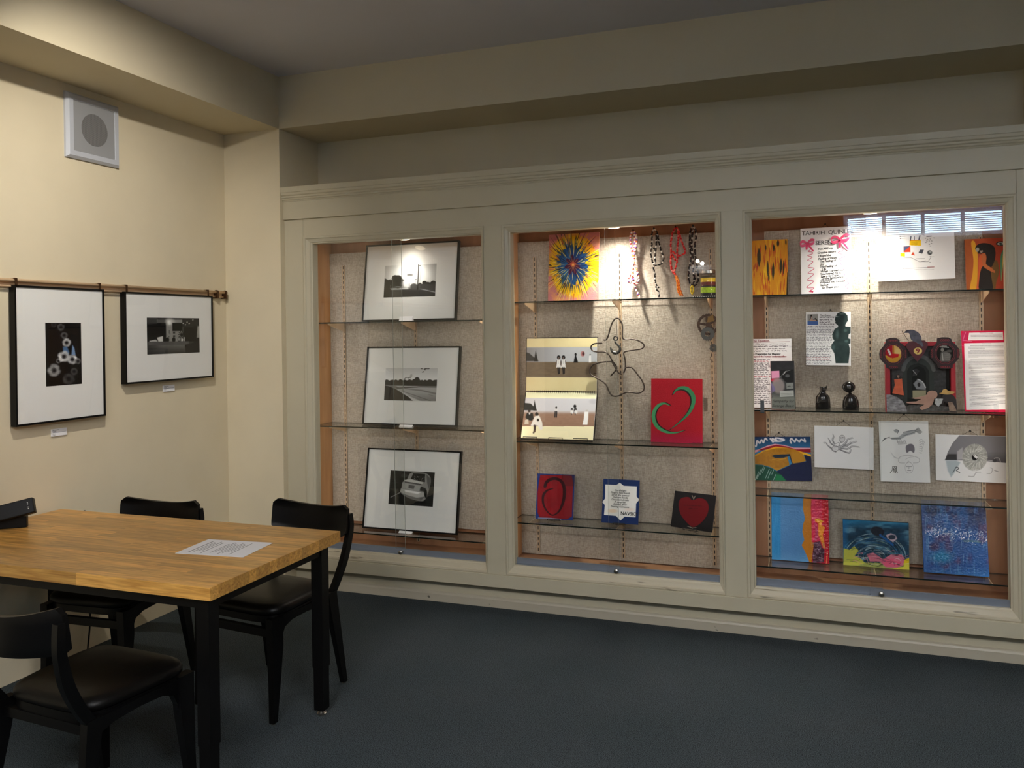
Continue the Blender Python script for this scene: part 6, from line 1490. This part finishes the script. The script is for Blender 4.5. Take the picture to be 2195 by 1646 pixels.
A.stroke([(490, 770), (400, 760), (420, 680), (560, 660), (690, 700), (690, 760), (610, 770)], 6, (150, 150, 154), .8, 5); A.stroke([(500, 720), (550, 690), (620, 680)], 5, (150, 150, 154), .7, 4); A.ring(550, 840, 60, 80, 4, (150, 150, 154), .8); A.stroke([(510, 822), (590, 822)], 7, PC, .8); A.stroke([(525, 880), (575, 882)], 8, PC, .7); A.stroke([(548, 830), (545, 858)], 5, PC, .7); A.stroke([(520, 770), (540, 740), (570, 770)], 5, (150, 150, 154), .8)
INK = (28, 28, 30)
for p in ([(305, 825), (365, 825)], [(308, 825), (300, 880), (270, 915)], [(363, 825), (362, 880), (378, 915)], [(318, 845), (352, 845)], [(320, 845), (320, 878), (350, 878)], [(350, 845), (350, 862), (320, 862)], [(335, 828), (335, 845)], [(318, 890), (312, 905)], [(330, 890), (328, 908)], [(342, 888), (345, 905)], [(352, 886), (358, 900), (345, 914)]): A.stroke(p, 7, INK, .95)
loc, rot, w, h = place_hang(K15, q, YH)
r = empty('eagle_drawing', loc, rot, 'pencil drawing of a flying eagle above a human face on white paper', 'drawing')
board(r, w, h, .003, m_paper, name='sheet'); A.build('drawing_surface', m_print, r, w, h, 0, gain=1.05); hanger(r, w, .005, .035, h, .08)

q = [(925, 348), (1955, 378), (1975, 1070), (932, 1020)]
A = pencil_noise(Art(q, 200, (236, 238, 240)), 6)
A.poly([(1068, 728), (1110, 610), (1180, 480), (1280, 365), (1970, 380), (1975, 772), (1700, 745), (1400, 735)], (132, 132, 138), 6); A.mix(((A.C[..., 0] < 160)) * np.clip((A.Y - 600) / 140, 0, 1) * .6, (70, 70, 76)); A.poly([(1068, 728), (1110, 640), (1240, 640), (1245, 728)], (66, 66, 70), 14); A.poly([(1250, 600), (1330, 540), (1340, 720), (1250, 725)], (176, 176, 182), 16)
A.poly([(1080, 735), (1240, 735), (1300, 760), (1200, 930), (1160, 980), (1110, 880)], (176, 190, 198), 20)
A.ell(1510, 680, 185, 190, (206, 208, 204), .9, 10); A.mix((np.hypot((A.X - 1510) / 185, (A.Y - 690) / 200) < 1) * A.noise(4, 26) * .75, (116, 118, 112)); 
for k in range(16): a_ = k * .4; A.stroke([(1510 + 90 * math.cos(a_), 690 + 90 * math.sin(a_)), (1510 + 190 * math.cos(a_ + .3), 690 + 200 * math.sin(a_ + .3))], (10, 4), (226, 228, 222), .8)
A.ell(1510, 688, 44, 44, (24, 24, 26)); A.poly([(1510, 644), (1554, 688), (1510, 732), (1532, 710), (1510, 688), (1488, 666)], (236, 236, 236), 3, smooth=5); A.ell(1510, 666, 14, 14, (236, 236, 236)); A.ell(1512, 708, 14, 14, (24, 24, 26)); A.ell(1506, 664, 5, 5, (24, 24, 26))
A.stroke([(1520, 580), (1590, 570), (1600, 540), (1570, 555)], 8, (226, 228, 226), .9, 4); A.stroke([(1690, 730), (1780, 735), (1800, 700), (1860, 700), (1885, 760)], 10, (206, 208, 210), .9, 4); A.ell(1800, 735, 30, 26, (70, 70, 74), .9, 10); A.stroke([(1420, 965), (1500, 965), (1530, 910), (1600, 905)], 7, (130, 132, 136), .9, 4); A.stroke([(1690, 925), (1750, 920), (1770, 860), (1740, 840)], 7, (140, 142, 146), .9, 4); A.stroke([(1800, 880), (1860, 900)], 8, (130, 132, 136)); A.stroke([(1215, 870), (1240, 830), (1275, 850), (1240, 880), (1290, 910)], 12, (70, 76, 84), .9, 4); A.stroke([(1190, 910), (1220, 860)], 10, (90, 96, 104)); 
loc, rot, w, h = place_hang(K15, q, YH)
r = empty('yin_yang_drawing', loc, rot, 'grey pencil drawing with a yin yang circle on white paper', 'drawing')
board(r, w, h, .003, m_paper, name='sheet'); A.build('drawing_surface', m_print, r, w, h, 0, gain=1.05); hanger(r, w, -.0, .022, h, .08)

# bottom row: abstract canvases
zb = SH['3D']
q = [(465, 85), (1520, 118), (1540, 1465), (470, 1388)]
A = Art(q, 170, (84, 136, 190)); A.mix(A.noise(4, 160) * .5, (60, 112, 170)); A.mix(np.clip((650 - A.X) / 30, 0, 1) * .8, (24, 118, 184)); A.mix((A.X < 640) * A.noise(7, 30, 200) * .5, (70, 160, 214)); A.mix(np.clip((A.Y - 1250) / 150, 0, 1) * .4, (110, 176, 226))
A.poly([(1080, 100), (1060, 250), (1060, 420), (1095, 600), (1060, 700), (1045, 850), (1080, 1010), (1030, 1110), (1090, 1230), (1160, 1400), (1180, 1470), (1260, 1470), (1260, 100)], (190, 118, 14), 6)
A.poly([(1215, 100), (1200, 400), (1215, 800), (1215, 1040), (1255, 1060), (1230, 1300), (1215, 1470), (1545, 1470), (1530, 100)], (206, 20, 48), 6); A.mix((A.X > 1215) * (A.X < 1400) * (A.Y < 1050) * A.noise(3, 60, 90) * .9, (226, 70, 120)); A.mix((A.X > 1440) * .6 * (A.noise(9, 40, 140) > .4), (180, 6, 26))
A.poly([(1270, 590), (1350, 580), (1420, 640), (1390, 700), (1460, 760), (1420, 900), (1440, 1000), (1470, 1170), (1430, 1160), (1380, 1020), (1340, 900), (1340, 680), (1280, 640)], (246, 150, 40), 10); A.stroke([(1300, 600), (1420, 640)], 20, (252, 200, 60), .8)
A.poly([(1260, 1050), (1370, 1030), (1400, 1150), (1450, 1190), (1440, 1440), (1240, 1450), (1230, 1330)], (70, 36, 56), 12); A.mix((A.X > 1235) * (A.X < 1450) * (A.Y > 1050) * np.clip((A.noise(5, 40, 60) - .45) * 4, 0, 1) * .7, (150, 110, 140)); A.stroke([(1290, 700), (1310, 860), (1290, 1000)], 50, (190, 70, 110), .7, 4); A.stroke([(1500, 1250), (1490, 1450)], 16, (240, 140, 90))
rel = np.where(A.X > 1210, .003 * np.abs(A.noise(12, 60, 60) - .5) * 2 + .002, 0)
loc, rot, w, h = place_lean(K16, q, zb, None, 4.630)
h = min(h, .352)
r = empty('blue_red_painting', loc, rot, 'canvas of smooth sky blue beside a thick red painted strip', 'painting')
board(r, w, h, .016, mat('blue_canvas_edge', (30, 60, 110), .6), name='canvas'); A.build('painted_surface', m_thick, r, w, h, 0, relief=rel, gain=1.3)

q = [(90, 312), (903, 350), (928, 928), (108, 878)]
A = Art(q, 190, (40, 84, 116)); A.mix(A.noise(4, 120, 60), (24, 44, 62)); A.mix(np.clip((A.noise(6, 160, 50) - .5) * 4, 0, 1) * .8, (110, 160, 186)); A.mix(np.clip((430 - A.Y) / 90, 0, 1) * .6, (40, 150, 206)); A.mix(np.clip((180 - A.X) / 70, 0, 1) * .6, (30, 120, 190))
rs = np.random.RandomState(8)
for k in range(150):
    a0 = rs.uniform(2.4, 6.2); rr_ = rs.uniform(60, 330); cxx, cyy = 480, 800
    pts = [(cxx + rr_ * 1.25 * math.cos(a0 + t_), cyy + rr_ * math.sin(a0 + t_)) for t_ in np.linspace(0, .5, 5)]
    A.stroke(pts, (2, rs.uniform(3, 8), 2), ((190, 220, 230), (16, 26, 40), (80, 150, 196), (120, 150, 120), (20, 90, 150), (214, 230, 236))[k % 6], .8)
A.ell(525, 455, 84, 56, (26, 26, 44), .95, 10, .25); A.stroke([(560, 500), (640, 560), (720, 620)], 26, (30, 100, 180), .8, 4); A.poly([(630, 500), (690, 475), (750, 500), (770, 545), (720, 590), (650, 540)], (200, 176, 190), 10); A.ell(705, 525, 44, 30, (50, 60, 80), 1, 8)
A.poly([(108, 670), (180, 690), (240, 640), (300, 700), (250, 760), (330, 800), (380, 850), (300, 880), (108, 880)], (196, 200, 80), 8); A.poly([(860, 800), (925, 780), (930, 930), (700, 920), (850, 890)], (240, 214, 30), 8); A.mix((A.Y > 845) * .7, (226, 226, 90))
A.poly([(400, 740), (480, 720), (560, 770), (600, 800), (700, 740), (830, 740), (870, 790), (850, 880), (760, 905), (640, 900), (560, 830), (440, 830)], (222, 120, 144), 8); A.poly([(560, 800), (760, 790), (830, 830), (800, 890), (640, 890)], (236, 96, 130), 10)
for k in range(46):
    x = rs.uniform(120, 900); y = rs.uniform(680, 890); A.stroke([(x, y), (x + rs.uniform(20, 80), y + rs.uniform(-30, 20)), (x + rs.uniform(60, 120), y + rs.uniform(-20, 30))], (2, rs.uniform(3, 9), 2), ((20, 26, 34), (240, 236, 226), (30, 40, 44), (236, 150, 170), (30, 60, 80))[k % 5], .85, 4)
loc, rot, w, h = place_lean(K17, q, zb, None, 4.585)
r = empty('swirl_painting', loc, rot, 'small canvas of blue swirls over pink and yellow paint', 'painting')
board(r, w, h, .016, mat('teal_canvas_edge', (24, 40, 56), .6), name='canvas'); A.build('painted_surface', m_thick, r, w, h, 0, relief=.0015 * A.noise(3, 20), gain=1.25)

q = [(1050, 70), (1852, 108), (1922, 1030), (1115, 975)]
A = Art(q, 190, (30, 92, 166)); A.mix(A.noise(4, 160, 200), (20, 60, 130)); A.mix(np.clip((A.noise(8, 120, 200) - .5) * 4, 0, 1) * np.clip((560 - A.Y) / 300, 0, 1), (24, 36, 84)); A.mix(np.clip((A.noise(15, 140, 140) - .55) * 5, 0, 1) * .55, (90, 40, 84)); A.mix(np.clip((A.X - 1700) / 200, 0, 1) * np.clip((600 - A.Y) / 200, 0, 1) * .5, (70, 30, 70)); A.ell(1330, 790, 130, 80, (20, 140, 190), .7, 80); A.mix(np.clip((A.noise(22, 20, 160) - .6) * 5, 0, 1) * .5, (120, 170, 214)); A.mix(np.clip((A.Y - 900) / 120, 0, 1) * .5, (60, 140, 206)); A.ell(1240, 660, 60, 50, (70, 30, 70), .6, 40)
rs = np.random.RandomState(2)
for k in range(260):
    x = rs.uniform(1120, 1880); y = 470 + (x - 1120) * .10 + rs.normal(0, 26 + (x - 1120) * .03); A.ell(x, y, rs.uniform(3, 7), rs.uniform(3, 7), (236, 232, 240), rs.uniform(.6, 1))
A.stroke([(1600, 590), (1720, 590), (1800, 600)], 22, (110, 140, 130), .6, 4, 12); A.stroke([(1120, 470), (1200, 465), (1260, 490)], 16, (150, 150, 200), .6, 4, 10)
loc, rot, w, h = place_lean(K17, q, zb, None, 4.628)
r = empty('deep_blue_painting', loc, rot, 'tall deep blue canvas with a band of white speckles', 'painting')
board(r, w, h, .018, mat('deep_blue_edge', (14, 22, 44), .6), name='canvas'); A.build('painted_surface', m_thick, r, w, h, 0, relief=.0008 * A.noise(3, 24), gain=1.25)
